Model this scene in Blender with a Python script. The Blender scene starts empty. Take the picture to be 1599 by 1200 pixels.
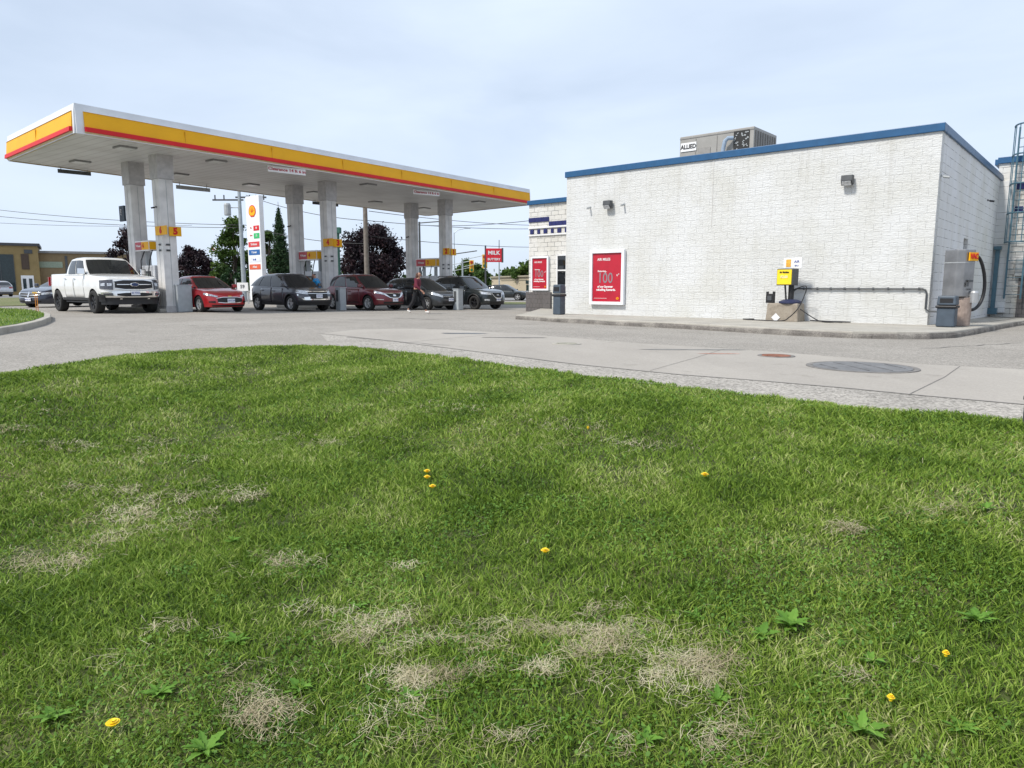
import bpy, bmesh, math, random
import numpy as np
from mathutils import Vector, Matrix
R = math.radians
scene = bpy.context.scene
random.seed(7)
rng = np.random.default_rng(11)

# ------------------------------------------------------------------ camera
F = 1090.0; CX = 799.5; CY = 600.0; TH = math.atan(153 / F); H = 1.0
cam_d = bpy.data.cameras.new('camera')
cam = bpy.data.objects.new('camera', cam_d)
scene.collection.objects.link(cam)
cam_d.sensor_width = 36.0
cam_d.lens = 36.0 * F / 1599.0
cam_d.clip_start = 0.05; cam_d.clip_end = 3000
cam.location = (0, 0, H)
cam.rotation_euler = (math.pi / 2 - TH, 0, 0)
scene.camera = cam

# ------------------------------------------------------------------ world, sun
SUN_AZ = Vector((-0.88, -0.62, 0)).normalized(); SUN_EL = R(50)
w = bpy.data.worlds.new('World'); scene.world = w; w.use_nodes = True
nt = w.node_tree; nt.nodes.clear()
def wn(t, **k):
    n = nt.nodes.new(t)
    for a, b in k.items(): setattr(n, a, b)
    return n
out = wn('ShaderNodeOutputWorld'); bg = wn('ShaderNodeBackground')
sky = wn('ShaderNodeTexSky', sky_type='NISHITA', sun_disc=False)
sky.sun_elevation = SUN_EL; sky.sun_rotation = math.atan2(SUN_AZ.x, SUN_AZ.y)
sky.air_density = 1.0; sky.dust_density = 1.5; sky.altitude = 200
tc = wn('ShaderNodeTexCoord'); mp = wn('ShaderNodeMapping'); mp.inputs['Scale'].default_value = (1.0, 1.0, 3.6)
mp.inputs['Rotation'].default_value = (0.12, 0.05, 0.4)
n1 = wn('ShaderNodeTexNoise'); n1.inputs['Scale'].default_value = 2.0; n1.inputs['Detail'].default_value = 7; n1.inputs['Roughness'].default_value = 0.5; n1.inputs['Distortion'].default_value = 0.35
cr = wn('ShaderNodeValToRGB'); cr.color_ramp.elements[0].position = 0.30; cr.color_ramp.elements[0].color = (0.66,)*3 + (1,)
cr.color_ramp.elements[1].position = 0.66; cr.color_ramp.elements[1].color = (1, 1, 1, 1)
mx = wn('ShaderNodeMix', data_type='RGBA')
nt.links.new(tc.outputs['Generated'], mp.inputs['Vector']); nt.links.new(mp.outputs[0], n1.inputs['Vector'])
nt.links.new(n1.outputs[0], cr.inputs[0]); nt.links.new(cr.outputs[0], mx.inputs[0])
nt.links.new(sky.outputs[0], mx.inputs[6]); mx.inputs[7].default_value = (6.6, 7.6, 9.1, 1)   # thin cloud veil
bg.inputs['Strength'].default_value = 0.1
nt.links.new(mx.outputs[2], bg.inputs['Color']); nt.links.new(bg.outputs[0], out.inputs[0])

sun_d = bpy.data.lights.new('sun', 'SUN'); sun_d.energy = 3.4; sun_d.angle = R(8); sun_d.color = (1.0, 0.95, 0.87)
sun = bpy.data.objects.new('sun', sun_d); scene.collection.objects.link(sun)
sd = Vector((SUN_AZ.x * math.cos(SUN_EL), SUN_AZ.y * math.cos(SUN_EL), math.sin(SUN_EL)))
sun.rotation_euler = sd.to_track_quat('Z', 'Y').to_euler(); sun.location = sd * 50
scene.view_settings.view_transform = 'Standard'; scene.view_settings.look = 'None'
scene.view_settings.exposure = 0.3; scene.view_settings.gamma = 1.0; scene.view_settings.use_curve_mapping = False

# ------------------------------------------------------------------ measuring helpers (where things stand in the place)
def ray(px, py):
    a = (px - CX) / F; b = (CY - py) / F
    return Vector((a, math.cos(TH) + b * math.sin(TH), -math.sin(TH) + b * math.cos(TH)))
def P(px, py, z=0.0):
    r = ray(px, py); t = (z - H) / r.z
    return Vector((r.x * t, r.y * t, z))
def gz(x, y):
    v = x * .658 + y * .753
    s = math.log1p(math.exp(min(40, (v - 10) / 1.5))) * 1.5
    return -.0125 * min(s, 28)
def G(px, py, dz=0.0):
    z = 0
    for i in range(25):
        p = P(px, py, z); z = gz(p.x, p.y)
    return Vector((p.x, p.y, z + dz))
def Q(px, py, D):
    r = ray(px, py); t = D / r.y
    return Vector((r.x * t, D, H + r.z * t))

# ------------------------------------------------------------------ materials
MATS = {}
def mat(name, col, rough=0.7, metal=0.0, var=0.12, scale=6.0, bump=0.0, bscale=40.0, coat=0.0, spec=0.5, emit=0.0, coord='Object'):
    if name in MATS: return MATS[name]
    m = bpy.data.materials.new(name); m.use_nodes = True; N = m.node_tree
    b = N.nodes['Principled BSDF']
    b.inputs['Roughness'].default_value = rough; b.inputs['Metallic'].default_value = metal
    b.inputs['Coat Weight'].default_value = coat; b.inputs['Coat Roughness'].default_value = 0.04
    b.inputs['Specular IOR Level'].default_value = spec
    t = N.nodes.new('ShaderNodeTexCoord'); n = N.nodes.new('ShaderNodeTexNoise')
    n.inputs['Scale'].default_value = scale; n.inputs['Detail'].default_value = 6
    N.links.new(t.outputs[coord], n.inputs['Vector'])
    r = N.nodes.new('ShaderNodeValToRGB')
    r.color_ramp.elements[0].position = .3; r.color_ramp.elements[1].position = .7
    r.color_ramp.elements[0].color = tuple(c * (1 - var) for c in col) + (1,)
    r.color_ramp.elements[1].color = tuple(min(1, c * (1 + var)) for c in col) + (1,)
    N.links.new(n.outputs[0], r.inputs[0]); N.links.new(r.outputs[0], b.inputs['Base Color'])
    if bump:
        n2 = N.nodes.new('ShaderNodeTexNoise'); n2.inputs['Scale'].default_value = bscale; n2.inputs['Detail'].default_value = 5
        N.links.new(t.outputs[coord], n2.inputs['Vector'])
        bp = N.nodes.new('ShaderNodeBump'); bp.inputs['Strength'].default_value = bump; bp.inputs['Distance'].default_value = 0.02
        N.links.new(n2.outputs[0], bp.inputs['Height']); N.links.new(bp.outputs[0], b.inputs['Normal'])
    if emit:
        b.inputs['Emission Color'].default_value = col + (1,); b.inputs['Emission Strength'].default_value = emit
    MATS[name] = m
    return m

def ground_mat(name, c0, c1, c2, fine=90.0, big=0.35, rough=0.9, bump=0.3, speck=0.5, aniso=(1, 1, 1), speck_scale=60, stain=.25, stain_scale=1.6):
    m = bpy.data.materials.new(name); m.use_nodes = True; N = m.node_tree; L = N.links
    b = N.nodes['Principled BSDF']; b.inputs['Roughness'].default_value = rough; b.inputs['Specular IOR Level'].default_value = .3
    t = N.nodes.new('ShaderNodeTexCoord')
    mpn = N.nodes.new('ShaderNodeMapping'); mpn.inputs['Scale'].default_value = aniso; mpn.inputs['Rotation'].default_value = (0, 0, R(41))
    L.new(t.outputs['Object'], mpn.inputs[0])
    a = N.nodes.new('ShaderNodeTexNoise'); a.inputs['Scale'].default_value = big; a.inputs['Detail'].default_value = 8; a.inputs['Roughness'].default_value = .6
    L.new(mpn.outputs[0], a.inputs['Vector'])
    r = N.nodes.new('ShaderNodeValToRGB'); e = r.color_ramp.elements
    e[0].position = .3; e[1].position = .7; e[0].color = c0 + (1,); e[1].color = c2 + (1,)
    x = e.new(.5); x.color = c1 + (1,)
    L.new(a.outputs[0], r.inputs[0])
    f = N.nodes.new('ShaderNodeTexVoronoi'); f.inputs['Scale'].default_value = speck_scale
    L.new(t.outputs['Object'], f.inputs['Vector'])
    bw = N.nodes.new('ShaderNodeSeparateColor'); L.new(f.outputs['Color'], bw.inputs[0])
    mr = N.nodes.new('ShaderNodeMapRange'); mr.inputs[3].default_value = 1 - speck; mr.inputs[4].default_value = 1 + speck
    L.new(bw.outputs[0], mr.inputs[0])
    mm = N.nodes.new('ShaderNodeMix'); mm.data_type = 'RGBA'; mm.blend_type = 'MULTIPLY'; mm.inputs[0].default_value = 1
    L.new(r.outputs[0], mm.inputs[6]); L.new(mr.outputs[0], mm.inputs[7])
    sn = N.nodes.new('ShaderNodeTexNoise'); sn.inputs['Scale'].default_value = stain_scale; sn.inputs['Detail'].default_value = 7; sn.inputs['Roughness'].default_value = .65; L.new(t.outputs['Object'], sn.inputs['Vector'])
    sr = N.nodes.new('ShaderNodeValToRGB'); sr.color_ramp.elements[0].position = .60; sr.color_ramp.elements[0].color = (1, 1, 1, 1); sr.color_ramp.elements[1].position = .72; k_ = 1 - stain; sr.color_ramp.elements[1].color = (k_, k_, k_ * .98, 1); L.new(sn.outputs[0], sr.inputs[0])
    m2 = N.nodes.new('ShaderNodeMix'); m2.data_type = 'RGBA'; m2.blend_type = 'MULTIPLY'; m2.inputs[0].default_value = 1; L.new(mm.outputs[2], m2.inputs[6]); L.new(sr.outputs[0], m2.inputs[7]); L.new(m2.outputs[2], b.inputs['Base Color'])
    if bump:
        n2 = N.nodes.new('ShaderNodeTexNoise'); n2.inputs['Scale'].default_value = fine; n2.inputs['Detail'].default_value = 4
        L.new(t.outputs['Object'], n2.inputs['Vector'])
        bp = N.nodes.new('ShaderNodeBump'); bp.inputs['Strength'].default_value = bump; bp.inputs['Distance'].default_value = .015
        L.new(n2.outputs[0], bp.inputs['Height']); L.new(bp.outputs[0], b.inputs['Normal'])
    MATS[name] = m
    return m

def block_mat(name, col, col2, mortar, bw_=0.4, bh=0.2, msize=.006, rough_bump=.9, joint_vis=1.0, jh=-.5, bd=.05):
    # painted split-face concrete block: courses in object x/z (or y/z)
    m = bpy.data.materials.new(name); m.use_nodes = True; N = m.node_tree; L = N.links
    b = N.nodes['Principled BSDF']; b.inputs['Roughness'].default_value = .75; b.inputs['Specular IOR Level'].default_value = .35
    t = N.nodes.new('ShaderNodeTexCoord'); sp = N.nodes.new('ShaderNodeSeparateXYZ'); L.new(t.outputs['Object'], sp.inputs[0])
    ad = N.nodes.new('ShaderNodeMath'); ad.operation = 'ADD'; L.new(sp.outputs[0], ad.inputs[0]); L.new(sp.outputs[1], ad.inputs[1])
    cb = N.nodes.new('ShaderNodeCombineXYZ'); L.new(ad.outputs[0], cb.inputs[0]); L.new(sp.outputs[2], cb.inputs[1])
    wob = N.nodes.new('ShaderNodeTexNoise'); wob.inputs['Scale'].default_value = 9
    L.new(t.outputs['Object'], wob.inputs['Vector'])
    wv = N.nodes.new('ShaderNodeVectorMath'); wv.operation = 'SCALE'; wv.inputs['Scale'].default_value = .005; L.new(wob.outputs['Color'], wv.inputs[0])
    av = N.nodes.new('ShaderNodeVectorMath'); av.operation = 'ADD'; L.new(cb.outputs[0], av.inputs[0]); L.new(wv.outputs[0], av.inputs[1])
    br = N.nodes.new('ShaderNodeTexBrick'); L.new(av.outputs[0], br.inputs['Vector'])
    br.inputs['Scale'].default_value = 1; br.inputs['Brick Width'].default_value = bw_; br.inputs['Row Height'].default_value = bh
    br.inputs['Mortar Size'].default_value = msize; br.inputs['Mortar Smooth'].default_value = .3; br.inputs['Bias'].default_value = 0
    br.inputs['Color1'].default_value = col + (1,); br.inputs['Color2'].default_value = col2 + (1,); br.inputs['Mortar'].default_value = mortar + (1,)
    # dirt / old paint patches with a shape of their own
    dn = N.nodes.new('ShaderNodeTexNoise'); dn.inputs['Scale'].default_value = .8; dn.inputs['Detail'].default_value = 7; L.new(t.outputs['Object'], dn.inputs['Vector'])
    dr = N.nodes.new('ShaderNodeValToRGB'); dr.color_ramp.elements[0].position = .35; dr.color_ramp.elements[0].color = (.9, .89, .85, 1)
    dr.color_ramp.elements[1].position = .62; dr.color_ramp.elements[1].color = (1, 1, 1, 1); L.new(dn.outputs[0], dr.inputs[0])
    # grime held in joints here and there
    jn = N.nodes.new('ShaderNodeTexNoise'); jn.inputs['Scale'].default_value = 2.5; jn.inputs['Detail'].default_value = 5; L.new(t.outputs['Object'], jn.inputs['Vector'])
    jm = N.nodes.new('ShaderNodeMix'); jm.data_type = 'RGBA'; L.new(br.outputs['Fac'], jm.inputs[0])
    jr = N.nodes.new('ShaderNodeMapRange'); jr.inputs[1].default_value = .42; jr.inputs[2].default_value = .62; jr.inputs[3].default_value = 0.15; jr.inputs[4].default_value = joint_vis
    L.new(jn.outputs[0], jr.inputs[0])
    jmul = N.nodes.new('ShaderNodeMath'); jmul.operation = 'MULTIPLY'; L.new(br.outputs['Fac'], jmul.inputs[0]); L.new(jr.outputs[0], jmul.inputs[1])
    L.new(jmul.outputs[0], jm.inputs[0])
    br2 = br.outputs['Color']
    cc = N.nodes.new('ShaderNodeMix'); cc.data_type = 'RGBA'; cc.inputs[6].default_value = col + (1,); cc.inputs[7].default_value = col2 + (1,)
    wn2 = N.nodes.new('ShaderNodeTexNoise'); wn2.inputs['Scale'].default_value = 3; L.new(t.outputs['Object'], wn2.inputs['Vector']); L.new(wn2.outputs[0], cc.inputs[0])
    L.new(cc.outputs[2], jm.inputs[6]); jm.inputs[7].default_value = mortar + (1,)
    mm = N.nodes.new('ShaderNodeMix'); mm.data_type = 'RGBA'; mm.blend_type = 'MULTIPLY'; mm.inputs[0].default_value = 1
    st = N.nodes.new('ShaderNodeTexNoise'); st.inputs['Scale'].default_value = 1.0; st.inputs['Detail'].default_value = 5; ms_ = N.nodes.new('ShaderNodeMapping'); ms_.inputs['Scale'].default_value = (5, 5, .35); L.new(t.outputs['Object'], ms_.inputs[0]); L.new(ms_.outputs[0], st.inputs['Vector'])
    sr_ = N.nodes.new('ShaderNodeValToRGB'); sr_.color_ramp.elements[0].position = .58; sr_.color_ramp.elements[0].color = (1, 1, 1, 1); sr_.color_ramp.elements[1].position = .78; sr_.color_ramp.elements[1].color = (.86, .85, .83, 1); L.new(st.outputs[0], sr_.inputs[0])
    m3 = N.nodes.new('ShaderNodeMix'); m3.data_type = 'RGBA'; m3.blend_type = 'MULTIPLY'; m3.inputs[0].default_value = 1; L.new(dr.outputs[0], m3.inputs[6]); L.new(sr_.outputs[0], m3.inputs[7])
    L.new(jm.outputs[2], mm.inputs[6]); L.new(m3.outputs[2], mm.inputs[7]); L.new(mm.outputs[2], b.inputs['Base Color'])
    # relief: rough chipped faces, recessed joints
    rn = N.nodes.new('ShaderNodeTexNoise'); rn.inputs['Scale'].default_value = 17; rn.inputs['Detail'].default_value = 6; rn.inputs['Roughness'].default_value = .65
    mpn = N.nodes.new('ShaderNodeMapping'); mpn.inputs['Scale'].default_value = (.42, .42, 1.9); L.new(t.outputs['Object'], mpn.inputs[0]); L.new(mpn.outputs[0], rn.inputs['Vector'])
    hs = N.nodes.new('ShaderNodeMath'); hs.operation = 'MULTIPLY_ADD'; L.new(br.outputs['Fac'], hs.inputs[0]); hs.inputs[1].default_value = jh; L.new(rn.outputs[0], hs.inputs[2])
    bp = N.nodes.new('ShaderNodeBump'); bp.inputs['Strength'].default_value = rough_bump; bp.inputs['Distance'].default_value = bd
    L.new(hs.outputs[0], bp.inputs['Height']); L.new(bp.outputs[0], b.inputs['Normal'])
    MATS[name] = m
    return m

def leaf_mat(name, cols, trans=0.25, scale=.7, rnd=.45, nz=2.2):
    m = bpy.data.materials.new(name); m.use_nodes = True; N = m.node_tree; L = N.links
    b = N.nodes['Principled BSDF']; b.inputs['Roughness'].default_value = .6; b.inputs['Specular IOR Level'].default_value = .25
    g = N.nodes.new('ShaderNodeNewGeometry'); r = N.nodes.new('ShaderNodeValToRGB'); e = r.color_ramp.elements
    t = N.nodes.new('ShaderNodeTexCoord'); n = N.nodes.new('ShaderNodeTexNoise'); n.inputs['Scale'].default_value = scale; n.inputs['Detail'].default_value = 4
    L.new(t.outputs['Object'], n.inputs['Vector'])
    ma = N.nodes.new('ShaderNodeMath'); ma.operation = 'MULTIPLY_ADD'; ma.inputs[1].default_value = rnd
    L.new(g.outputs['Random Per Island'], ma.inputs[0])
    mb = N.nodes.new('ShaderNodeMath'); mb.operation = 'MULTIPLY_ADD'; mb.inputs[1].default_value = nz; mb.inputs[2].default_value = -.33 * nz - (rnd - .45) * .5; L.new(n.outputs[0], mb.inputs[0]); L.new(mb.outputs[0], ma.inputs[2])
    while len(e) < len(cols): e.new(.5)
    for i, c in enumerate(cols): e[i].position = i / (len(cols) - 1); e[i].color = c + (1,)
    L.new(ma.outputs[0], r.inputs[0]); L.new(r.outputs[0], b.inputs['Base Color'])
    tr = N.nodes.new('ShaderNodeBsdfTranslucent'); L.new(r.outputs[0], tr.inputs['Color'])
    ms = N.nodes.new('ShaderNodeMixShader'); ms.inputs[0].default_value = trans
    o = N.nodes['Material Output']; L.new(b.outputs[0], ms.inputs[1]); L.new(tr.outputs[0], ms.inputs[2]); L.new(ms.outputs[0], o.inputs[0])
    MATS[name] = m
    return m

white = mat('white_paint', (.74, .74, .74), .45, var=.05, scale=3)
colw = mat('column_paint', (.62, .61, .60), .5, var=.16, scale=2.2)
yellow = mat('yellow_panel', (.80, .40, .006), .5, var=.05, scale=1.5, spec=.3)
red = mat('red_panel', (.58, .012, .015), .5, var=.08, scale=1.5, spec=.3)
dred = mat('poster_red', (.42, .012, .03), .35, var=.15, scale=2)
black = mat('black_plastic', (.012, .012, .014), .5, var=.2)
rubber = mat('tyre_rubber', (.018, .018, .018), .85, var=.2)
steel = mat('brushed_steel', (.52, .52, .52), .38, metal=.75, var=.12, scale=5)
greyp = mat('grey_paint', (.34, .36, .37), .5, var=.1)
dgrey = mat('dark_grey', (.06, .065, .07), .55, var=.2)
chrome = mat('chrome', (.8, .8, .8), .12, metal=1, var=.02)
glass = mat('dark_glass', (.012, .014, .016), .03, var=.1, spec=.9)
lampg = mat('lamp_glass', (.55, .57, .6), .12, metal=.3, var=.35, scale=18, coat=1)
plate_m = mat('plate_white', (.7, .72, .78), .4, var=.05)
platetxt = mat('plate_blue', (.03, .06, .3), .5)
blue = mat('blue_coping', (.016, .085, .20), .4, var=.1)
navy = mat('navy_block', (.012, .018, .11), .6, var=.25)
teal = mat('teal_steel', (.055, .125, .17), .45, var=.15)
concrete = ground_mat('concrete', (.30, .28, .25), (.36, .34, .30), (.41, .385, .34), big=1.2, speck=.08, bump=.25)
oldconc = ground_mat('stained_concrete_block', (.20, .17, .135), (.30, .26, .21), (.36, .32, .27), big=3.0, speck=.1, bump=.4)
skin = mat('skin', (.42, .22, .15), .55, var=.06)

# ------------------------------------------------------------------ mesh building
col = scene.collection
def link(name, me, parent=None):
    o = bpy.data.objects.new(name, me); col.objects.link(o)
    if parent is not None: o.parent = parent
    return o
def tag(o, label=None, cat=None, group=None, kind=None):
    if label: o['label'] = label
    if cat: o['category'] = cat
    if group: o['group'] = group
    if kind: o['kind'] = kind
    return o
def thing(name, label, cat, loc=(0, 0, 0), rz=0.0, group=None):
    o = bpy.data.objects.new(name, None); col.objects.link(o); o.empty_display_size = .2
    o.location = loc; o.rotation_euler = (0, 0, rz)
    return tag(o, label, cat, group)

class MB:
    def __init__(s): s.v = []; s.f = []; s.mi = []; s.cur = 0
    def add(s, vs, fs):
        o = len(s.v); s.v += [tuple(v) for v in vs]; s.f += [tuple(i + o for i in f) for f in fs]; s.mi += [s.cur] * len(fs); return s
    def m(s, i): s.cur = i; return s
    def box(s, c, d, rz=0.0, rot=None, taper=1.0):
        hx, hy, hz = d[0] / 2, d[1] / 2, d[2] / 2
        M = rot if rot else Matrix.Rotation(rz, 3, 'Z')
        vs = []
        for z in (-1, 1):
            k = taper if z > 0 else 1
            for x, y in ((-1, -1), (1, -1), (1, 1), (-1, 1)):
                vs.append(Vector(c) + M @ Vector((x * hx * k, y * hy * k, z * hz)))
        return s.add(vs, [(3, 2, 1, 0), (4, 5, 6, 7), (0, 1, 5, 4), (1, 2, 6, 5), (2, 3, 7, 6), (3, 0, 4, 7)])
    def prism(s, pts, z0, z1, M=None):
        # polygon in local xy (ccw) extruded in z; M maps to final place
        n = len(pts); vs = [Vector((p[0], p[1], z0)) for p in pts] + [Vector((p[0], p[1], z1)) for p in pts]
        if M is not None: vs = [M @ v for v in vs]
        return s.add(vs, [tuple(range(n - 1, -1, -1)), tuple(range(n, 2 * n))] + [(i, (i + 1) % n, n + (i + 1) % n, n + i) for i in range(n)])
    def tube(s, path, r, n=8, cap=True, r1=None):
        path = [Vector(p) for p in path]; k = len(path); vs = []; up = None
        for i, p in enumerate(path):
            d = (path[min(i + 1, k - 1)] - path[max(i - 1, 0)]).normalized()
            if up is None: up = Vector((0, 0, 1)) if abs(d.z) < .9 else Vector((1, 0, 0))
            a = d.cross(up).normalized(); b = a.cross(d).normalized(); up = b
            rr = r if r1 is None else r + (r1 - r) * i / (k - 1)
            for j in range(n):
                t = 2 * math.pi * j / n; vs.append(p + a * math.cos(t) * rr + b * math.sin(t) * rr)
        fs = [(i * n + j, i * n + (j + 1) % n, (i + 1) * n + (j + 1) % n, (i + 1) * n + j) for i in range(k - 1) for j in range(n)]
        if cap: fs += [tuple(range(n - 1, -1, -1)), tuple(range((k - 1) * n, k * n))]
        return s.add(vs, fs)
    def lathe(s, prof, n=20, M=None, close=False):
        # prof: (r, z)
        vs = []
        for r_, z in prof:
            for j in range(n):
                t = 2 * math.pi * j / n; v = Vector((r_ * math.cos(t), r_ * math.sin(t), z)); vs.append(M @ v if M is not None else v)
        k = len(prof)
        fs = [(i * n + j, i * n + (j + 1) % n, (i + 1) * n + (j + 1) % n, (i + 1) * n + j) for i in range(k - 1) for j in range(n)]
        if close: fs += [tuple(range(n - 1, -1, -1)), tuple(range((k - 1) * n, k * n))]
        return s.add(vs, fs)
    def grid(s, rows, flip=False):
        nr = len(rows); nc = len(rows[0]); vs = [p for r_ in rows for p in r_]
        fs = []
        for i in range(nr - 1):
            for j in range(nc - 1):
                q = (i * nc + j, i * nc + j + 1, (i + 1) * nc + j + 1, (i + 1) * nc + j)
                fs.append(q[::-1] if flip else q)
        return s.add(vs, fs)
    def build(s, name, mats, parent=None, smooth=False, bevel=0.0, loc=None, rz=None, fixn=True, seg=2):
        me = bpy.data.meshes.new(name); me.from_pydata([tuple(v) for v in s.v], [], s.f)
        if not isinstance(mats, (list, tuple)): mats = [mats]
        for m_ in mats: me.materials.append(m_)
        if len(mats) > 1: me.polygons.foreach_set('material_index', s.mi)
        if fixn:
            b = bmesh.new(); b.from_mesh(me); bmesh.ops.recalc_face_normals(b, faces=b.faces); b.to_mesh(me); b.free()
        if smooth: me.polygons.foreach_set('use_smooth', [True] * len(me.polygons))
        o = link(name, me, parent)
        if loc is not None: o.location = loc
        if rz is not None: o.rotation_euler = (0, 0, rz)
        if bevel:
            md = o.modifiers.new('bevel', 'BEVEL'); md.width = bevel; md.segments = seg; md.limit_method = 'ANGLE'
            if smooth is False:
                pass
        me.update()
        return o

def bake(o):
    bpy.context.view_layer.update()
    dg = bpy.context.evaluated_depsgraph_get()
    me = bpy.data.meshes.new_from_object(o.evaluated_get(dg)); me.name = o.data.name
    o.modifiers.clear(); o.data = me
    return o

def text(name, body, size, m, parent, loc, rot=(math.pi / 2, 0, 0), align='CENTER', ext=.004, sx=1.0, bold=0.0):
    cu = bpy.data.curves.new(name, 'FONT'); cu.body = body; cu.size = size; cu.align_x = align; cu.align_y = 'CENTER'
    cu.extrude = ext; cu.resolution_u = 3; cu.offset = bold
    t = bpy.data.objects.new(name, cu); col.objects.link(t)
    bpy.context.view_layer.update(); dg = bpy.context.evaluated_depsgraph_get()
    me = bpy.data.meshes.new_from_object(t.evaluated_get(dg)); bpy.data.objects.remove(t)
    me.materials.clear(); me.materials.append(m)
    o = link(name, me, parent); o.location = loc; o.rotation_euler = rot; o.scale = (sx, 1, 1)
    return o

def mesh_np(name, V, tris, m, parent=None, mi=None, smooth=False):
    me = bpy.data.meshes.new(name); k = tris.shape[1]
    me.vertices.add(len(V)); me.vertices.foreach_set('co', V.astype(np.float32).ravel())
    me.loops.add(tris.size); me.loops.foreach_set('vertex_index', tris.astype(np.int32).ravel())
    me.polygons.add(len(tris)); me.polygons.foreach_set('loop_start', np.arange(0, tris.size, k, dtype=np.int32))
    me.polygons.foreach_set('loop_total', np.full(len(tris), k, dtype=np.int32))
    for mm in (m if isinstance(m, (list, tuple)) else [m]): me.materials.append(mm)
    if mi is not None: me.polygons.foreach_set('material_index', mi.astype(np.int32))
    me.update(calc_edges=True)
    return link(name, me, parent)

# ================================================================== THE GROUND
SITE = R(-41.0)
SXV = Vector((math.cos(SITE), math.sin(SITE), 0)); SYV = Vector((-math.sin(SITE), math.cos(SITE), 0))

edge_px = [(0, 586), (50, 578), (100, 570), (150, 563), (200, 557), (260, 551), (320, 547), (400, 543.5), (470, 542), (520, 543), (580, 547), (650, 554), (700, 560),
           (760, 568.5), (830, 578), (900, 587.5), (975, 597), (1050, 606), (1125, 615), (1200, 625), (1275, 633), (1350, 641), (1425, 648), (1500, 654), (1599, 662)]
E2 = [P(*p).xy for p in edge_px]
E2 = [Vector((-13.0, -4.5)), Vector((-13.6, 0.5)), Vector((-12.3, 3.6)), Vector((-10.2, 5.3)), Vector((-8.0, 6.7))] + E2 + [Vector((4.9, 4.15)), Vector((5.9, 3.1)), Vector((6.9, 1.9)), Vector((8.2, 0.2)), Vector((9.0, -4.5))]
# resample the closed outline
def resample(pts, step, closed=True):
    out = []
    n = len(pts)
    for i in range(n if closed else n - 1):
        a = pts[i]; b = pts[(i + 1) % n]; k = max(1, int((b - a).length / step))
        for j in range(k): out.append(a.lerp(b, j / k))
    if not closed: out.append(pts[-1])
    return out
OUT = resample(E2, .35)
OUTN = np.array([tuple(p) for p in OUT]); OUTN2 = np.roll(OUTN, -1, 0)
def edge_dist(pts):
    d = np.full(len(pts), 1e9)
    for a, b in zip(OUTN, OUTN2):
        ab = b - a; l2 = (ab @ ab) + 1e-12
        t = np.clip(((pts - a) @ ab) / l2, 0, 1)[:, None]
        d = np.minimum(d, np.linalg.norm(pts - a - t * ab, axis=1))
    return d
def inside(pts):
    c = np.zeros(len(pts), bool)
    for a, b in zip(OUTN, OUTN2):
        cond = ((a[1] > pts[:, 1]) != (b[1] > pts[:, 1]))
        xi = (b[0] - a[0]) * (pts[:, 1] - a[1]) / (b[1] - a[1] + 1e-12) + a[0]
        c ^= cond & (pts[:, 0] < xi)
    return c
def lawn_z(pts, d=None):
    if d is None: d = edge_dist(pts)
    t = np.clip(d / 5.6, 0, 1); s = t * t * (3 - 2 * t)
    z = .015 - .50 * s
    bumpz = .018 * np.sin(pts[:, 0] * 2.1 + 1.3 * np.sin(pts[:, 1] * 1.2)) + .014 * np.sin(pts[:, 1] * 3.3 + pts[:, 0] * .9)
    return z + bumpz * np.clip(d, 0, 1)
def LZ(x, y): return float(lawn_z(np.array([[x, y]]))[0])
CN = np.array([0.0, 1.5])

def radial(scales, zf, inner_pt=False):
    V = []
    for s in scales:
        q = CN + (OUTN - CN) * s
        V.append(np.column_stack([q, zf(q)]))
    n = len(OUTN); k = len(scales); V = np.vstack(V)
    i = np.arange(k - 1)[:, None] * n; j = np.arange(n)[None, :]; j2 = (j + 1) % n
    return V, np.stack([i + j, i + j2, i + n + j2, i + n + j], -1).reshape(-1, 4)
lawn_soil = ground_mat('lawn_soil', (.035, .045, .014), (.06, .075, .022), (.13, .115, .055), big=1.2, speck=.5, bump=.5, speck_scale=45)
V, Fq = radial([1.0, .985, .96, .93, .9, .86, .82, .77, .72, .66, .6, .54, .48, .42, .35, .28, .2, .12, .05, .001], lawn_z)
o = mesh_np('lawn', V, Fq, lawn_soil); tag(o, kind='structure')
gzv = np.vectorize(gz)
asphalt = ground_mat('asphalt', (.245, .226, .200), (.28, .26, .232), (.315, .292, .262), big=.45, speck=.30, bump=.4, speck_scale=52, stain=.32, stain_scale=.8)
V, Fq = radial([1.0, 1.02, 1.05, 1.1, 1.16, 1.23, 1.31, 1.4, 1.5, 1.62, 1.75, 1.9, 2.1, 2.3, 2.6, 3, 3.4, 4, 4.8, 6, 8, 12, 20, 40, 90], lambda q: gzv(q[:, 0], q[:, 1]))
Fq = Fq[:, ::-1]
o = mesh_np('parking_lot', V, Fq, asphalt); tag(o, kind='structure')

def overlay(name, pts, m, dz, step=.6, kind='structure'):
    # a sheet laid on the ground following its height: triangulated, then cut fine enough
    b = bmesh.new(); pp = resample([Vector(p[:2]) for p in pts], step)
    vs = [b.verts.new((p.x, p.y, 0)) for p in pp]; b.faces.new(vs)
    bmesh.ops.triangulate(b, faces=b.faces)
    for it in range(3):
        es = [e for e in b.edges if e.calc_length() > step * 2.5]
        if not es: break
        bmesh.ops.subdivide_edges(b, edges=es, cuts=1); bmesh.ops.triangulate(b, faces=b.faces)
    for v in b.verts: v.co.z = gz(v.co.x, v.co.y) + dz
    bmesh.ops.recalc_face_normals(b, faces=b.faces)
    me = bpy.data.meshes.new(name); b.to_mesh(me); b.free()
    if me.polygons and me.polygons[0].normal.z < 0: me.flip_normals()
    me.materials.append(m); o = link(name, me)
    return tag(o, kind=kind) if kind else o

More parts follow.
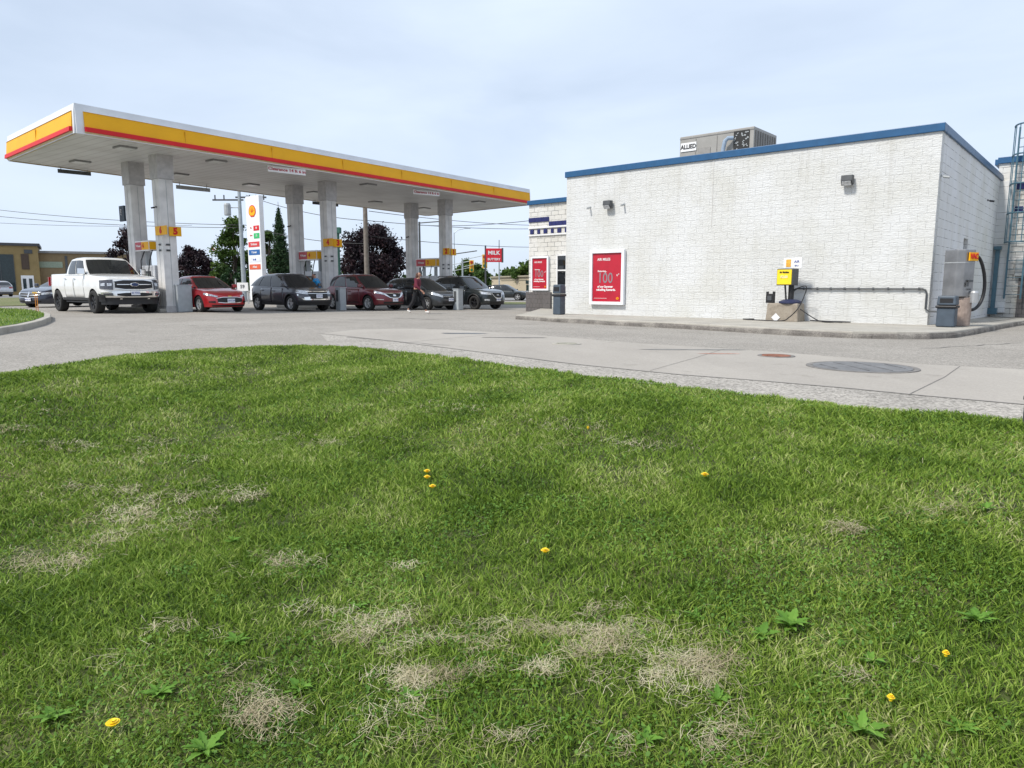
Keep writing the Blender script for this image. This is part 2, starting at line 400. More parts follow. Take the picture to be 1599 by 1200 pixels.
# concrete drive slab crossing in front of the store
slab_m = ground_mat('drive_concrete', (.295, .272, .242), (.34, .314, .280), (.38, .352, .314), big=.5, speck=.07, bump=.2, aniso=(1, .35, 1))
up = [(560, 515), (640, 514), (700, 515.5), (801, 521), (900, 529), (990, 536.5), (1100, 543), (1206, 550), (1320, 559), (1431, 569), (1599, 578), (1900, 596)]
lo = [(1950, 668), (1750, 648), (1599, 633), (1450, 620), (1318, 607), (1190, 596), (1060, 586), (900, 570), (700, 544.5), (600, 532), (500, 521.5)]
overlay('drive_slab', [G(*p) for p in up + lo], slab_m, .005)
# expansion joints in the slab and the seam along its lower edge
seam = mat('joint_tar', (.17, .16, .15), .9, var=.3, scale=9)
def strip(name, pts, wd, m, dz, parent=None, kind='structure'):
    pts = resample([Vector(p[:2]) for p in pts], .4, closed=False); L_ = []
    for i, p in enumerate(pts):
        d = (pts[min(i + 1, len(pts) - 1)] - pts[max(0, i - 1)]).normalized(); n = Vector((-d.y, d.x)) * wd / 2
        L_.append([(p.x + n.x, p.y + n.y, gz(p.x, p.y) + dz), (p.x - n.x, p.y - n.y, gz(p.x, p.y) + dz)])
    b = MB(); b.grid(L_); o = b.build(name, m, parent, fixn=False)
    if o.data.polygons[0].normal.z < 0: o.data.flip_normals()
    return tag(o, kind=kind) if kind else o
strip('slab_joint', [G(*p) for p in lo[1:]], .022, seam, .009)
strip('slab_joint', [G(1420, 617), G(1475, 590), G(1499, 573)], .009, seam, .009)
strip('slab_joint', [G(1015, 580), G(1085, 560), G(1130, 546)], .008, seam, .009)
strip('slab_joint', [G(640, 535), G(760, 524), G(830, 524)], .014, seam, .009)
# pale gravelly asphalt shoulder between slab and lawn, and the thin concrete edge strip
shoulder_m = ground_mat('worn_asphalt', (.28, .26, .232), (.33, .307, .275), (.38, .353, .315), big=1.0, speck=.42, bump=.6, speck_scale=48)
ed = [P(*p) for p in edge_px]
overlay('road_shoulder', [G(*p) for p in lo[::-1][:9]] + [G(1599, 633), P(1760, 692)] + ed[:8:-1], shoulder_m, .0035)
def offset_line(pts, d):
    r_ = []
    for i, p in enumerate(pts):
        t = (pts[min(i + 1, len(pts) - 1)] - pts[max(i - 1, 0)]).xy.normalized(); r_.append(Vector((p.x - t.y * d, p.y + t.x * d, 0)))
    return r_
strip('kerb_strip', offset_line(ed[9:] + [Vector((4.9, 4.15, 0))], .09), .11, concrete, .012)
# scattered tar patches, dark seams and long cracks in the lot
for a, b_, wd in (((545, 527), (700, 540.5), .05), ((1100, 512.5), (1240, 520), .03), ((610, 497), (690, 500), .10), ((545, 500), (600, 500.5), .08), ((1440, 545), (1599, 536), .03), ((290, 515), (430, 505), .015), ((120, 540), (330, 522), .012)):
    a, b_ = G(*a), G(*b_); pts = []
    for i in range(9):
        p = a.lerp(b_, i / 8); pts.append(p + Vector((random.uniform(-.05, .05), random.uniform(-.09, .09), 0)))
    strip('asphalt_crack', pts, wd, seam, .007)
def blob(px0, px1, py, ratio, n=40, jit=.08):
    a, b_ = G(px0, py), G(px1, py); c = (a + b_) / 2; rx = (b_ - a).length / 2
    t = [2 * math.pi * i / n for i in range(n)]; j = [1 + random.uniform(-jit, jit) for _ in t]
    return [Vector((c.x + rx * math.cos(q) * k, c.y + rx * ratio * math.sin(q) * k, 0)) for q, k in zip(t, j)]
puddle = mat('damp_patch', (.085, .09, .095), .35, var=.2)
overlay('damp_patch', blob(688, 762, 521.5, .35, jit=.15), puddle, .009)
overlay('damp_patch', blob(760, 850, 528, .22, jit=.2), seam, .009)
overlay('damp_patch', blob(1000, 1160, 547, .10, jit=.25), mat('stain', (.19, .185, .175), .8, var=.2), .009)
orange_paint = mat('faded_orange_marking', (.50, .16, .10), .8, var=.5, scale=25)
overlay('survey_marking', blob(1092, 1150, 553.5, .10, jit=.35), orange_paint, .011)

# manholes
def manhole(name, px0, px1, py, label, ringm, lidm, rim=.10):
    a, b_ = G(px0, py), G(px1, py); c = (a + b_) / 2; r_ = (b_ - a).length / 2
    t = thing(name, label, 'manhole', (c.x, c.y, c.z), 0, 'manhole covers in the drive')
    b = MB(); b.lathe([(r_ + rim, .0), (r_ + rim, .014), (r_, .016), (r_ - .02, .010)], 40); b.build('cover_ring', ringm, t)
    b = MB(); b.lathe([(r_ - .025, .006), (r_ - .03, .017), (r_ * .5, .019), (.001, .02)], 40)
    for k in range(int(r_ * 8)):
        x = -r_ * .7 + k * r_ * 1.4 / max(1, int(r_ * 8) - 1); h = math.sqrt(max(0, (r_ * .8) ** 2 - x * x)); b.box((x, 0, .021), (.02, 2 * h, .006))
    b.build('lid', lidm, t)
    return t
lid = mat('iron_lid', (.14, .14, .142), .6, var=.25, bump=.3)
rust = mat('rusty_lid', (.20, .07, .035), .8, var=.4, scale=12)
manhole('manhole_cover', 1272, 1418, 574.5, 'large dark round tank cover set in the concrete drive slab', seam, lid, .05)
manhole('manhole_cover', 1188, 1236, 556.8, 'small rusty reddish cover in the drive slab left of the big dark one', seam, rust, .03)
manhole('manhole_cover', 866, 903, 537.8, 'small pale cover in the slab at the edge of the dark asphalt', concrete, mat('pale_lid', (.25, .24, .19), .8, var=.3), .05)

# sidewalk round the store
sw = [(806, 499), (870, 503.5), (950, 508), (1050, 513), (1150, 519), (1230, 524), (1330, 528.5), (1400, 530), (1450, 530), (1490, 528), (1525, 522), (1560, 514.5), (1590, 509), (1660, 503)]
swp = [G(*p) for p in sw]
CA = Vector((10.50, 17.70, .04))                     # near corner of the store front
def S(a, b, z=0.0): return CA - SXV * a + SYV * b + Vector((0, 0, z - CA.z))   # a: metres left along the front, b: metres into the building
inner = [S(-9, 9.5), S(-1, 9.5), S(-1, 1.0), S(9, 1.0), S(11.0, 1.0), S(17.0, 5.6), Vector((swp[0].x + .15, swp[0].y + .6, 0))]
poly = [Vector((p.x, p.y)) for p in swp] + [Vector((p.x, p.y)) for p in inner]
def raised(name, poly, h, m, m2=None, inset=.14):
    b = bmesh.new(); pp = resample(poly, .8)
    lo_ = [b.verts.new((p.x, p.y, gz(p.x, p.y) - .05)) for p in pp]; hi = [b.verts.new((p.x, p.y, gz(p.x, p.y) + h)) for p in pp]
    n = len(pp)
    for i in range(n): b.faces.new((lo_[i], lo_[(i + 1) % n], hi[(i + 1) % n], hi[i]))
    f = b.faces.new(hi); bmesh.ops.triangulate(b, faces=[f]); bmesh.ops.recalc_face_normals(b, faces=b.faces)
    me = bpy.data.meshes.new(name); b.to_mesh(me); b.free(); me.materials.append(m)
    o = link(name, me); md = o.modifiers.new('b', 'BEVEL'); md.width = .025; md.segments = 2; md.limit_method = 'ANGLE'; md.angle_limit = R(50)
    return tag(o, kind='structure')
raised('sidewalk', poly, .15, concrete)
kerbdark = ground_mat('worn_kerb', (.12, .11, .10), (.18, .165, .15), (.30, .28, .25), big=2.4, speck=.25, bump=.6)
b = MB()
sp_ = resample([Vector((p.x, p.y)) for p in swp], .4, closed=False)
rows = []
for i, p in enumerate(sp_):
    d = (sp_[min(i + 1, len(sp_) - 1)] - sp_[max(0, i - 1)]).normalized(); n = Vector((d.y, -d.x)); z = gz(p.x, p.y)
    rows.append([(p.x + n.x * .03, p.y + n.y * .03, z - .03), (p.x + n.x * .028, p.y + n.y * .028, z + .06 + .02 * math.sin(i * 1.7)), (p.x + n.x * .012, p.y + n.y * .012, z + .105 + .015 * math.sin(i * .9 + 1)), (p.x - n.x * .03, p.y - n.y * .03, z + .12)])
b.grid(rows); tag(b.build('kerb', kerbdark, fixn=True), kind='structure')

# left grass island with its kerb
isl = [(-220, 556), (-100, 540), (0, 523), (40, 516), (66, 509), (80, 502.5), (80, 497), (66, 492), (45, 489), (0, 487.5), (-100, 487), (-220, 490)]
ip = [G(*p).xy for p in isl]
raised('island_kerb', [Vector(p) for p in ip], .14, concrete)
cen = sum(ip, Vector((0, 0))) / len(ip)
ip_in = []
n_ = len(ip)
for i in range(n_):
    t = (ip[(i + 1) % n_] - ip[i - 1]).normalized(); nn = Vector((-t.y, t.x))
    if (cen - ip[i]).dot(nn) < 0: nn = -nn
    ip_in.append(ip[i] + nn * .17)
overlay('island_lawn', ip_in, ground_mat('verge_green', (.05, .10, .015), (.075, .13, .02), (.10, .15, .03), big=2, speck=.4, bump=.5), .146)
verge_m = ground_mat('dry_verge', (.09, .12, .04), (.14, .15, .06), (.20, .18, .10), big=.3, speck=.3, bump=.4)
overlay('grass_verge', [G(-400, 466), G(0, 466), G(40, 465.5), G(60, 468), G(52, 478), G(0, 479), G(-400, 481)], verge_m, .03, step=3)
overlay('grass_verge', [G(770, 472.5), G(830, 472.5), G(900, 473), G(900, 477.5), G(830, 477), G(775, 476.5)], verge_m, .03, step=3)
overlay('grass_verge', [S(-1.6, 9.6), S(-1.6, 6.6), S(-9, 6.6), S(-9, 9.6)], MATS['verge_green'], .17, step=1)
far_road = ground_mat('street_asphalt', (.20, .2, .2), (.24, .24, .24), (.27, .27, .27), big=.2, speck=.1, bump=.1)
overlay('street', [G(-900, 458.5), G(0, 459.5), G(800, 466), G(1000, 466), G(1000, 469.5), G(800, 470), G(60, 465), G(0, 465), G(-900, 463.5)], far_road, .02, step=6)

# ================================================================== THE STORE
def onfront(px, py, b=0.0):
    r = ray(px, py); p0 = S(0, b); n = SYV
    t = (p0 - Vector((0, 0, H))).dot(n) / r.dot(n); p = Vector((0, 0, H)) + r * t
    return -(p - CA).dot(SXV), p.z          # (a, z)
def onside(px, py, a=0.0):
    r = ray(px, py); p0 = S(a, 0); n = SXV
    t = (p0 - Vector((0, 0, H))).dot(n) / r.dot(n); p = Vector((0, 0, H)) + r * t
    return (p - CA).dot(SYV), p.z           # (b, z)
WL = onfront(885, 300)[0]; SD = onside(1562, 300)[0]
RT = 4.87
print('store front', WL, 'side', SD, 'roof', onfront(1467, 196), onfront(886, 271), onside(1566, 270))
wallw = block_mat('white_split_face_block', (.60, .607, .605), (.66, .668, .668), (.40, .39, .38), joint_vis=.30, jh=-.16, bd=.032)
wallside = block_mat('white_smooth_block', (.69, .70, .72), (.74, .745, .76), (.22, .22, .23), bw_=2.6, bh=.225, msize=.007, rough_bump=.4, joint_vis=1.3)
wallold = block_mat('white_block_open_joints', (.62, .61, .59), (.70, .69, .66), (.14, .14, .15), msize=.010, rough_bump=.5, joint_vis=1.6)
darkbrick = block_mat('dark_grey_block', (.11, .10, .105), (.15, .14, .14), (.05, .05, .05), bw_=.2, bh=.2, msize=.008, rough_bump=.4, joint_vis=1.5)

# building-local frame: x = along the front to the right (SXV), y = into the building, origin CA at z=0
store = thing('store_building', 'low white painted block building with blue roof coping', 'building', (CA.x, CA.y, 0), SITE)
def wallbox(name, x0, x1, y0, y1, z0, z1, m, parent=store, bevel=0):
    b = MB(); b.box(((x0 + x1) / 2, (y0 + y1) / 2, (z0 + z1) / 2), (x1 - x0, y1 - y0, z1 - z0)); return b.build(name, m, parent, bevel=bevel)
LW = onfront(826, 400, 5.6)[0]
wallbox('front_wall', -WL, 0, 0, .3, -.2, RT - .12, wallw)
# side wall with its small window opening
wb0, wz0 = onside(1503, 398); wb1, wz1 = onside(1512, 374)
b = MB()
for y0, y1, z0, z1 in ((.3, wb0, -.2, RT - .12), (wb1, SD, -.2, RT - .12), (wb0, wb1, -.2, wz0), (wb0, wb1, wz1, RT - .12)):
    b.box((-.152, (y0 + y1) / 2, (z0 + z1) / 2), (.3, y1 - y0, z1 - z0))
b.build('side_wall', wallside, store)
b = MB(); b.box((-.22, (wb0 + wb1) / 2, (wz0 + wz1) / 2), (.03, wb1 - wb0, wz1 - wz0)); wf = b.build('window', glass, store)
b = MB()
wzm = (wz0 + wz1) / 2; wzh = wz1 - wz0
for c, d in (((-.2, wb0 + .02, wzm), (.05, .04, wzh)), ((-.2, wb1 - .02, wzm), (.05, .04, wzh)), ((-.2, (wb0 + wb1) / 2, wz0 + .02), (.05, wb1 - wb0 - .08, .04)), ((-.2, (wb0 + wb1) / 2, wz1 - .02), (.05, wb1 - wb0 - .08, .04))): b.box(c, d)
b.build('frame', greyp, wf)
wallbox('left_wall', -WL, -WL + .3, .3, 5.6, -.2, RT - .12, wallw)
wallbox('roof', -WL + .3, -.35, .35, SD + 4, RT - .5, RT - .35, greyp); wallbox('wing_roof', -LW + .35, -WL + .3, 5.95, SD + 4, RT - .5, RT - .35, greyp)
# coping
b = MB()
ov = .05
b.box((-WL / 2, .12, RT - .03), (WL + 2 * ov, .36, .2)); b.box((-.13, SD / 2 + .15, RT - .03), (.36, SD - .3, .199)); b.box((-WL + .13, 2.9, RT - .03), (.36, 5.2, .198))
b.build('coping', blue, store, bevel=.015)
# left wing: farther back, lower courses dark, blue pattern band, window
b = MB(); b.box((-(LW + WL - .3) / 2, 5.75, (RT - .12) / 2 - .2), (LW - WL + .3, .3, RT - .12 + .4)); b.build('left_wing_wall', wallold, store)
b = MB(); b.box((-LW + .15, 12, (RT - .12) / 2 - .2), (.3, 12.2, RT - .12 + .4)); b.build('end_wall', wallold, store)
b = MB(); b.box((-(LW + WL) / 2, 5.7, RT - .03), (LW - WL + .1, .4, .2)); b.box((-LW + .12, 12.1, RT - .03), (.34, 12.3, .199)); b.build('wing_coping', blue, store, bevel=.015)
def wa(px, py): return onfront(px, py, 5.6)
# dark block base course
a0, z0 = wa(824, 455); a1, _ = wa(861, 455)
b = MB(); z0 = wa(840, 456.5)[1]; b.box((-(a0 + a1) / 2, 5.56, (z0 - .4) / 2), (a0 - a1 + .05, .14, z0 + .4)); b.build('block_plinth', darkbrick, store)
# blue block pattern
b = MB()
zt = wa(850, 347)[1]
for k in range(14):
    a = LW - .2 - k * .4
    if a < WL - .1: break
    row = 0 if (k // 3) % 2 == 0 else 1
    b.box((-a, 5.585, zt + .12 - row * .22), (.39, .05, .2))
    b.box((-a, 5.58, zt - .42), (.2 if k % 2 == 0 else .14, .06, .2))
    for q_ in (0, 1): b2 = MB(); b2.v = b.v[-16:][8 * q_:8 * q_ + 8]; b2.f = b.f[:6]; b2.mi = [0] * 6; b2.build('blue_block', navy, store)
b = MB(); b.box((-(LW + WL) / 2, 5.57, zt - .24), (LW - WL, .06, .07)); b.box((-(LW + WL) / 2, 5.57, zt - .58), (LW - WL, .06, .07)); b.build('string_course', white, store)
a0, z1 = wa(872, 400); a1, z0 = wa(886, 446); z1 = wa(873, 399)[1]
wd = MB(); wd.box((-(a0 + a1) / 2, 5.56, (z0 + z1) / 2), (a0 - a1, .08, z1 - z0)); win = wd.build('window', glass, store)
b = MB()
for x in (-a0, -a1): b.box((x, 5.54, (z0 + z1) / 2), (.06, .1, z1 - z0 + .1))
for z in (z0, (z0 + z1) / 2, z1): b.box((-(a0 + a1) / 2, 5.545, z), (a0 - a1, .09, .06))
b.build('frame', white, win)
# right wing beyond the side wall
RH = onfront(1575, 250, SD)[1]
b = MB(); b.box((5.2, SD + .15, RH / 2 - .2), (10.6, .3, RH + .2)); b.build('right_wing_wall', wallold, store)
b = MB(); b.box((5.2, SD + .12, RH), (10.7, .4, .22)); b.box((-.1, SD + 1.5, RH), (.36, 2.4, .21)); b.build('right_wing_coping', blue, store, bevel=.015)
b = MB(); b.box((-.0 + .2, SD - .12, RH / 2 - .35), (.55, .24, RH - .8)); b.build('pilaster', wallside, store)
b = MB(); b.box((5.6, SD - .03, .78 - .2), (9.6, .06, 1.45)); b.build('block_plinth', darkbrick, store)
b = MB()
for k in range(9):
    b = MB(); b.box((.6 + k * .42, SD - .02, RH - .95 - (.2 if (k // 3) % 2 else 0)), (.4, .05, .2)); 
    b.build('blue_block', navy, store); b = MB(); b.box((.6 + k * .42, SD - .02, RH - 1.75), (.24, .05, .2)); b.build('blue_block', navy, store)
# low joint lines and the bricked-up panel in the long wall
a0, z1 = onfront(1092, 336); a1, z0 = onfront(1145, 492)
b = MB(); b.box((-(onfront(1113, 300)[0]), -.004, 3.75), (.015, .012, 2.0))
b.build('control_joint', mat('joint_line', (.56, .55, .53), .8), store)

# ------------- fixtures on the walls (each a thing of its own)
def WF(a, z, off=0.0): return S(a, -off, z)
def wall_lamp(px, py, lab, wide=.28):
    a, z = onfront(px, py); t = thing('wall_lamp', lab, 'lamp', WF(a, z), SITE, 'flood lamps on the white wall')
    b = MB(); b.box((0, -.03, 0), (.16, .06, .16)); b.build('mounting_plate', dgrey, t, bevel=.01)
    b = MB(); b.prism([(-.06, .13), (-.06, -.10), (-.16, -.14), (-.26, -.02), (-.24, .13)], -wide / 2, wide / 2, Matrix(((0, 0, 1), (1, 0, 0), (0, 1, 0))).to_4x4())
    b.build('housing', dgrey, t, bevel=.012)
    b = MB(); b.box((0, -.218, -.083), (wide * .8, .012, .13), rot=Matrix.Rotation(R(40), 3, 'X')); b.build('lens', lampg, t)
    return t
wall_lamp(953, 320.5, 'left black floodlight on the white front wall above the poster case')
wall_lamp(1326, 283, 'black floodlight high on the white wall right of the middle')
def camera_fix(p, rz, lab, m=greyp, nm='security_camera'):
    t = thing(nm, lab, 'camera', p, rz, 'small cameras on walls and columns')
    t.scale = (.75, .75, .75)
    b = MB(); b.tube([(0, 0, 0), (0, -.03, 0)], .045, 12); b.tube([(0, -.03, 0), (0, -.12, -.03)], .014, 8); b.build('bracket', m, t)
    b = MB(); b.tube([(.0, -.08, -.03), (.0, -.26, -.07)], .04, 12); b.build('camera_body', m, t)
    return t
a, z = onfront(922, 324); camera_fix(WF(a, z), SITE, 'small grey camera on the white wall left of the left floodlight')
a, z = onfront(975, 319); camera_fix(WF(a, z), SITE, 'small grey camera on the white wall right of the left floodlight')
bb, z = onside(1469, 275); camera_fix(S(0, bb, z), SITE + R(90), 'small grey camera high on the side wall near the corner')
bb, z = onside(1542, 313); camera_fix(S(0, bb, z), SITE + R(90), 'small black camera high on the side wall near the ladder', m=black)

def emblem(parent, loc, r, rot=(math.pi / 2, 0, 0), th=.02):
    # scallop emblem: yellow fan with red rim and ribs
    def fan(R_, n=36, base=.42):
        pts = [(-R_ * base, -R_ * .80), (R_ * base, -R_ * .80)]
        for i in range(n + 1):
            t = R(-28) + (math.pi + R(56)) * i / n
            k = 1 + .035 * abs(math.sin(i * math.pi * 7 / n)); pts.append((R_ * 1.0 * k * math.cos(t), R_ * .92 * k * math.sin(t)))
        return pts
    M = Matrix.Translation((0, 0, 0))
    b = MB(); b.prism(fan(r), 0, th); e = b.build('emblem', red, parent); e.location = loc; e.rotation_euler = rot
    b = MB(); b.prism(fan(r * .86), th, th + .008); f = b.build('emblem_face', yellow, e)
    b = MB()
    for k in range(-3, 4):
        t = R(90 - k * 22); b.box((math.cos(t) * r * .3, -r * .15 + math.sin(t) * r * .38, th + .01), (r * .85, r * .045, .006), rz=t)
    b.box((0, -r * .62, th + .0105), (r * .7, r * .07, .006)); b.build('emblem_ribs', red, e)
    return e

ptext = mat('poster_text', (.75, .70, .70), .5); ptext2 = mat('poster_dark_text', (.24, .19, .21), .5)
def poster(px0, py0, px1, py1, b_off, lab, fr=.1, depth=.12):
    fn = (lambda x, y: onfront(x, y, b_off))
    a0, _ = fn(px0, (py0 + py1) / 2); a1, _ = fn(px1, (py0 + py1) / 2); am = (a0 + a1) / 2
    xm = (px0 + px1) / 2; z1 = fn(xm, py0)[1]; z0 = fn(xm, py1)[1]; wd = a0 - a1; ht = z1 - z0
    t = thing('poster_case', lab, 'poster', S(am, b_off - .02, (z0 + z1) / 2), SITE, 'red promotion posters on the store walls')
    b = MB(); k = depth
    for x in (-1, 1): b.box((x * (wd / 2 - fr / 2), -k / 2, 0), (fr, k, ht))
    for z in (-1, 1): b.box((0, -k / 2, z * (ht / 2 - fr / 2)), (wd - 2 * fr, k, fr))
    b.box((0, -.02, 0), (wd - 2 * fr, .03, ht - 2 * fr)); b.build('case_frame', mat('white_aluminium', (.78, .80, .84), .35, var=.03), t, bevel=.008)
    iw, ih = wd - 2 * fr, ht - 2 * fr
    b = MB(); b.box((0, -.05, 0), (iw - .01, .03, ih - .01)); pp = b.build('poster_sheet', dred, t)
    y = -.069
    text('heading', 'AIR MILES', ih * .075, ptext, pp, (-iw * .12, y, ih * .37), bold=.002)
    text('line', 'Returning...', ih * .05, ptext, pp, (-iw * .16, y, ih * .13), bold=.002)
    text('number', '100', ih * .30, ptext2, pp, (-iw * .06, y, -ih * .02), bold=.004, sx=.85)
    text('suffix', 'x*', ih * .08, ptext, pp, (iw * .37, y, ih * .05))
    text('line', 'of our Summer', ih * .062, ptext, pp, (-iw * .06, y, -ih * .19), bold=.004)
    text('line', 'refuelling Rewards.', ih * .062, ptext, pp, (-iw * .03, y, -ih * .255), bold=.004)
    b = MB(); b.box((-iw * .22, y, -ih * .43), (iw * .45, .004, .01)); b.build('small_print', ptext, pp)
    emblem(pp, (iw * .37, y + .005, -ih * .43), ih * .035, th=.004)
    return t
poster(924, 391, 977, 476, 0.0, 'tall red poster in a white case on the front wall of the white store')
poster(831.5, 401, 858.5, 454, 5.6, 'red poster in a white case on the recessed left wing of the store', fr=.08)

# rooftop unit
def roofpt(px, py, z):
    return P(px, py, z)
rz_ = RT - .35
# place by its base line: the unit sits some metres behind the front parapet
def behind(px, b): # point where column px meets the plane b metres behind the front
    r = ray(px, 230); p0 = S(0, b); t = (p0 - Vector((0, 0, H))).dot(SYV) / r.dot(SYV); return (Vector((0, 0, H)) + r * t)
ub = 3.2
pa = onfront(1062, 215, ub); pb = onfront(1178, 197, ub); 
uw = pa[0] - pb[0]; uh = pb[1] - rz_
t = thing('rooftop_unit', 'grey boxy air handling unit on the white store roof', 'roof unit', S((pa[0] + pb[0]) / 2, ub, rz_), SITE)
beige = mat('unit_panel', (.30, .29, .27), .5, var=.1, scale=2)
b = MB(); b.box((0, 1.0, .06 + uh / 2), (uw, 2.0, uh - .12)); b.box((0, 1.0, .05), (uw - .1, 1.9, .1)); u_ = b.build('casing', beige, t, bevel=.02)
b = MB()
for x in (-uw * .27, uw * .02, uw * .27): b.box((x, -.008, uh * .5), (.02, .02, uh * .85))
b.box((-uw * .15, -.012, uh * .45), (uw * .17, .02, uh * .55)); b.box((0, -.006, uh - .08), (uw, .018, .03)); b.build('access_panel', mat('unit_panel_dark', (.25, .24, .225), .5), t)
b = MB(); b.box((uw * .345, -.015, uh * .55), (uw * .20, .03, uh * .8)); g_ = b.build('coil', mat('coil_black', (.02, .02, .02), .7), t)
b = MB()
for k in range(90): b.box((uw * .345 + random.uniform(-.09, .09) * uw, -.035, uh * (.55 + random.uniform(-.38, .38))), (.03, .01, .05), rot=Matrix.Rotation(random.uniform(0, 3), 3, 'Y'))
b.build('coil_fin', greyp, g_)
b = MB()
for k in range(9): b.box((uw / 2 + .01, .15 + k * .21, uh * .55), (.03, .10, uh * .78))
b.build('louvre', mat('louvre_dark', (.16, .15, .14), .6), t)
b = MB(); b.tube([(uw * .14, -.2, .0), (uw * .14, -.2, uh * .62), (uw * .16, -.2, uh * .77), (uw * .2, -.2, uh * .82), (uw * .25, -.1, uh * .82)], .07, 10); b.build('pipe', mat('bluish_pipe', (.26, .33, .42), .5), t)
b = MB(); b.box((-uw * .37, -.02, uh * .78), (uw * .22, .02, uh * .17)); ns = b.build('name_plate', white, t)
text('name', 'ALLIED', uh * .12, black, ns, (-uw * .37, -.034, uh * .78), bold=.006, sx=.9)

# ------------- air station on its concrete block
aa, _ = onfront(1221, 500); bo = -.75
aA = onfront(1221, 495, bo)[0]
zsw = .04
def onA(px, py): return onfront(px, py, bo)
blk_l = onA(1195, 490)[0]; blk_r = onA(1246, 490)[0]; blk_t = onA(1220, 474)[1]
c_ = (blk_l + blk_r) / 2
t = thing('concrete_block', 'weathered concrete block with a white diamond under the air station', 'block', S(c_, bo, zsw - .02), SITE)
bw2 = blk_l - blk_r; bh2 = blk_t - zsw + .02
b = MB(); b.box((0, .3, bh2 / 2), (bw2, .6, bh2), taper=.93); b.build('block', oldconc, t, bevel=.03)
dx = (c_ - onA(1211.5, 495)[0]); dz = onA(1211.5, 495)[1] - zsw
b = MB(); b.box((dx, -.01, dz), (.17, .02, .17), rot=Matrix.Rotation(R(45), 3, 'Y')); b.build('diamond_plate', white, t)
# machine
mx0, mz1 = onA(1211, 420); mx1, mz0 = onA(1236, 446)
mcx = (mx0 + mx1) / 2; mw = mx0 - mx1; mh = mz1 - mz0
t = thing('air_machine', 'yellow fronted tyre air machine on a post on the concrete block', 'air pump', S(mcx - .02, bo, zsw - .02 + bh2), SITE + R(-6))
k0 = zsw - .02 + bh2
b = MB(); b.box((0, .2, mz0 - k0 + mh / 2), (mw, .36, mh)); b.build('cabinet', dgrey, t, bevel=.02)
b = MB(); b.box((0, .01, mz0 - k0 + mh / 2), (mw * .88, .03, mh * .88)); f_ = b.build('yellow_panel', mat('bright_yellow', (.85, .62, .02), .4, var=.08), t)
text('wording', 'Air Machine', mh * .15, black, f_, (0.0, -.01, mz0 - k0 + mh * .78), sx=.8, bold=.003)
text('wording', '$2.00', mh * .2, mat('pale_text', (.75, .72, .5), .5), f_, (0.0, -.01, mz0 - k0 + mh * .5), bold=.003)
b = MB(); b.tube([(.1, .25, 0), (.1, .25, mz0 - k0)], .075, 12); b.tube([(.04, .12, 0), (-.02, .12, mz0 - k0)], .025, 8); b.build('post', black, t)
b = MB(); b.lathe([(.3, 0), (.3, .05), (.18, .1), (.001, .12)], 20, Matrix.Translation((.08, .27, 0))); b.build('hose_reel_base', mat('dark_blue_plastic', (.02, .025, .07), .5), t)
sx0, sz1 = onA(1217, 403); sx1, sz0 = onA(1246, 419)
b = MB(); b.box(((mcx - (sx0 + sx1) / 2), .22, (sz0 + sz1) / 2 - k0), (sx0 - sx1, .03, sz1 - sz0)); s_ = b.build('top_sign', white, t, bevel=.01)
hh = sz1 - sz0; xx = mcx - (sx0 + sx1) / 2
b = MB(); b.box((xx - (sx0 - sx1) * .22, .2, (sz0 + sz1) / 2 - k0), ((sx0 - sx1) * .26, .012, hh * .7)); b.build('orange_pictogram', mat('orange_sign', (.75, .38, .05), .5, var=.4, scale=20), s_)
text('wording', 'AIR', hh * .34, platetxt, s_, (xx + (sx0 - sx1) * .23, .2, (sz0 + sz1) / 2 - k0 + hh * .12))
text('wording', 'EAU', hh * .2, platetxt, s_, (xx + (sx0 - sx1) * .23, .2, (sz0 + sz1) / 2 - k0 - hh * .25))
# small box on block
kx, kz = onA(1199, 474)
t = thing('hose_holder', 'small black nozzle box standing on the left of the concrete block', 'box', S(kx, bo + .1, k0), SITE)
b = MB(); b.box((0, .08, .13), (.17, .14, .26)); b.build('case', black, t, bevel=.01)
b = MB(); b.box((0, .0, .14), (.12, .02, .13)); b.build('dial_panel', dgrey, t); b = MB(); b.box((.09, .08, .16), (.02, .16, .32)); b.box((-.09, .08, .16), (.02, .16, .32)); b.build('side_plate', black, t)
# hoses
def hose(lab, pts, r_, m=black, nm='air_hose', sub=6):
    # Catmull-Rom through the points
    pts = [Vector(p) for p in pts]; q = [pts[0]] + pts + [pts[-1]]; o_ = []
    for i in range(1, len(q) - 2):
        for k in range(sub):
            t_ = k / sub; p0, p1, p2, p3 = q[i - 1], q[i], q[i + 1], q[i + 2]
            o_.append(.5 * ((2 * p1) + (-p0 + p2) * t_ + (2 * p0 - 5 * p1 + 4 * p2 - p3) * t_ ** 2 + (-p0 + 3 * p1 - 3 * p2 + p3) * t_ ** 3))
    o_.append(q[-2]); b = MB(); b.tube(o_, r_, 8); return tag(b.build(nm, m, smooth=True), lab, 'hose')
def SA(px, py, b_): a, z = onfront(px, py, b_); return S(a, b_, z)
hose('thin black air hose looping from the machine over the block to the ground', [SA(1234, 455, -.5), SA(1258, 447, -.55), SA(1256, 462, -.6), SA(1246, 482, -.95), SA(1232, 496, -1.0), S(c_ - .1, -1.0, .06), S(c_ + .6, -.95, .06), S(c_ + 1.1, -.7, .06), S(c_ + .9, -.4, .06)], .014)
hose('black hose coiled on the sidewalk right of the concrete block', [SA(1236, 478, -.5), SA(1245, 480, -.5), S(c_ - .95, -.55, .07), S(c_ - 1.5, -.6, .06), S(c_ - 1.7, -.45, .06), S(c_ - 1.1, -.35, .06), S(c_ - .7, -.5, .07), S(c_ - 1.2, -.7, .06), S(c_ - 1.6, -.75, .06)], .014)
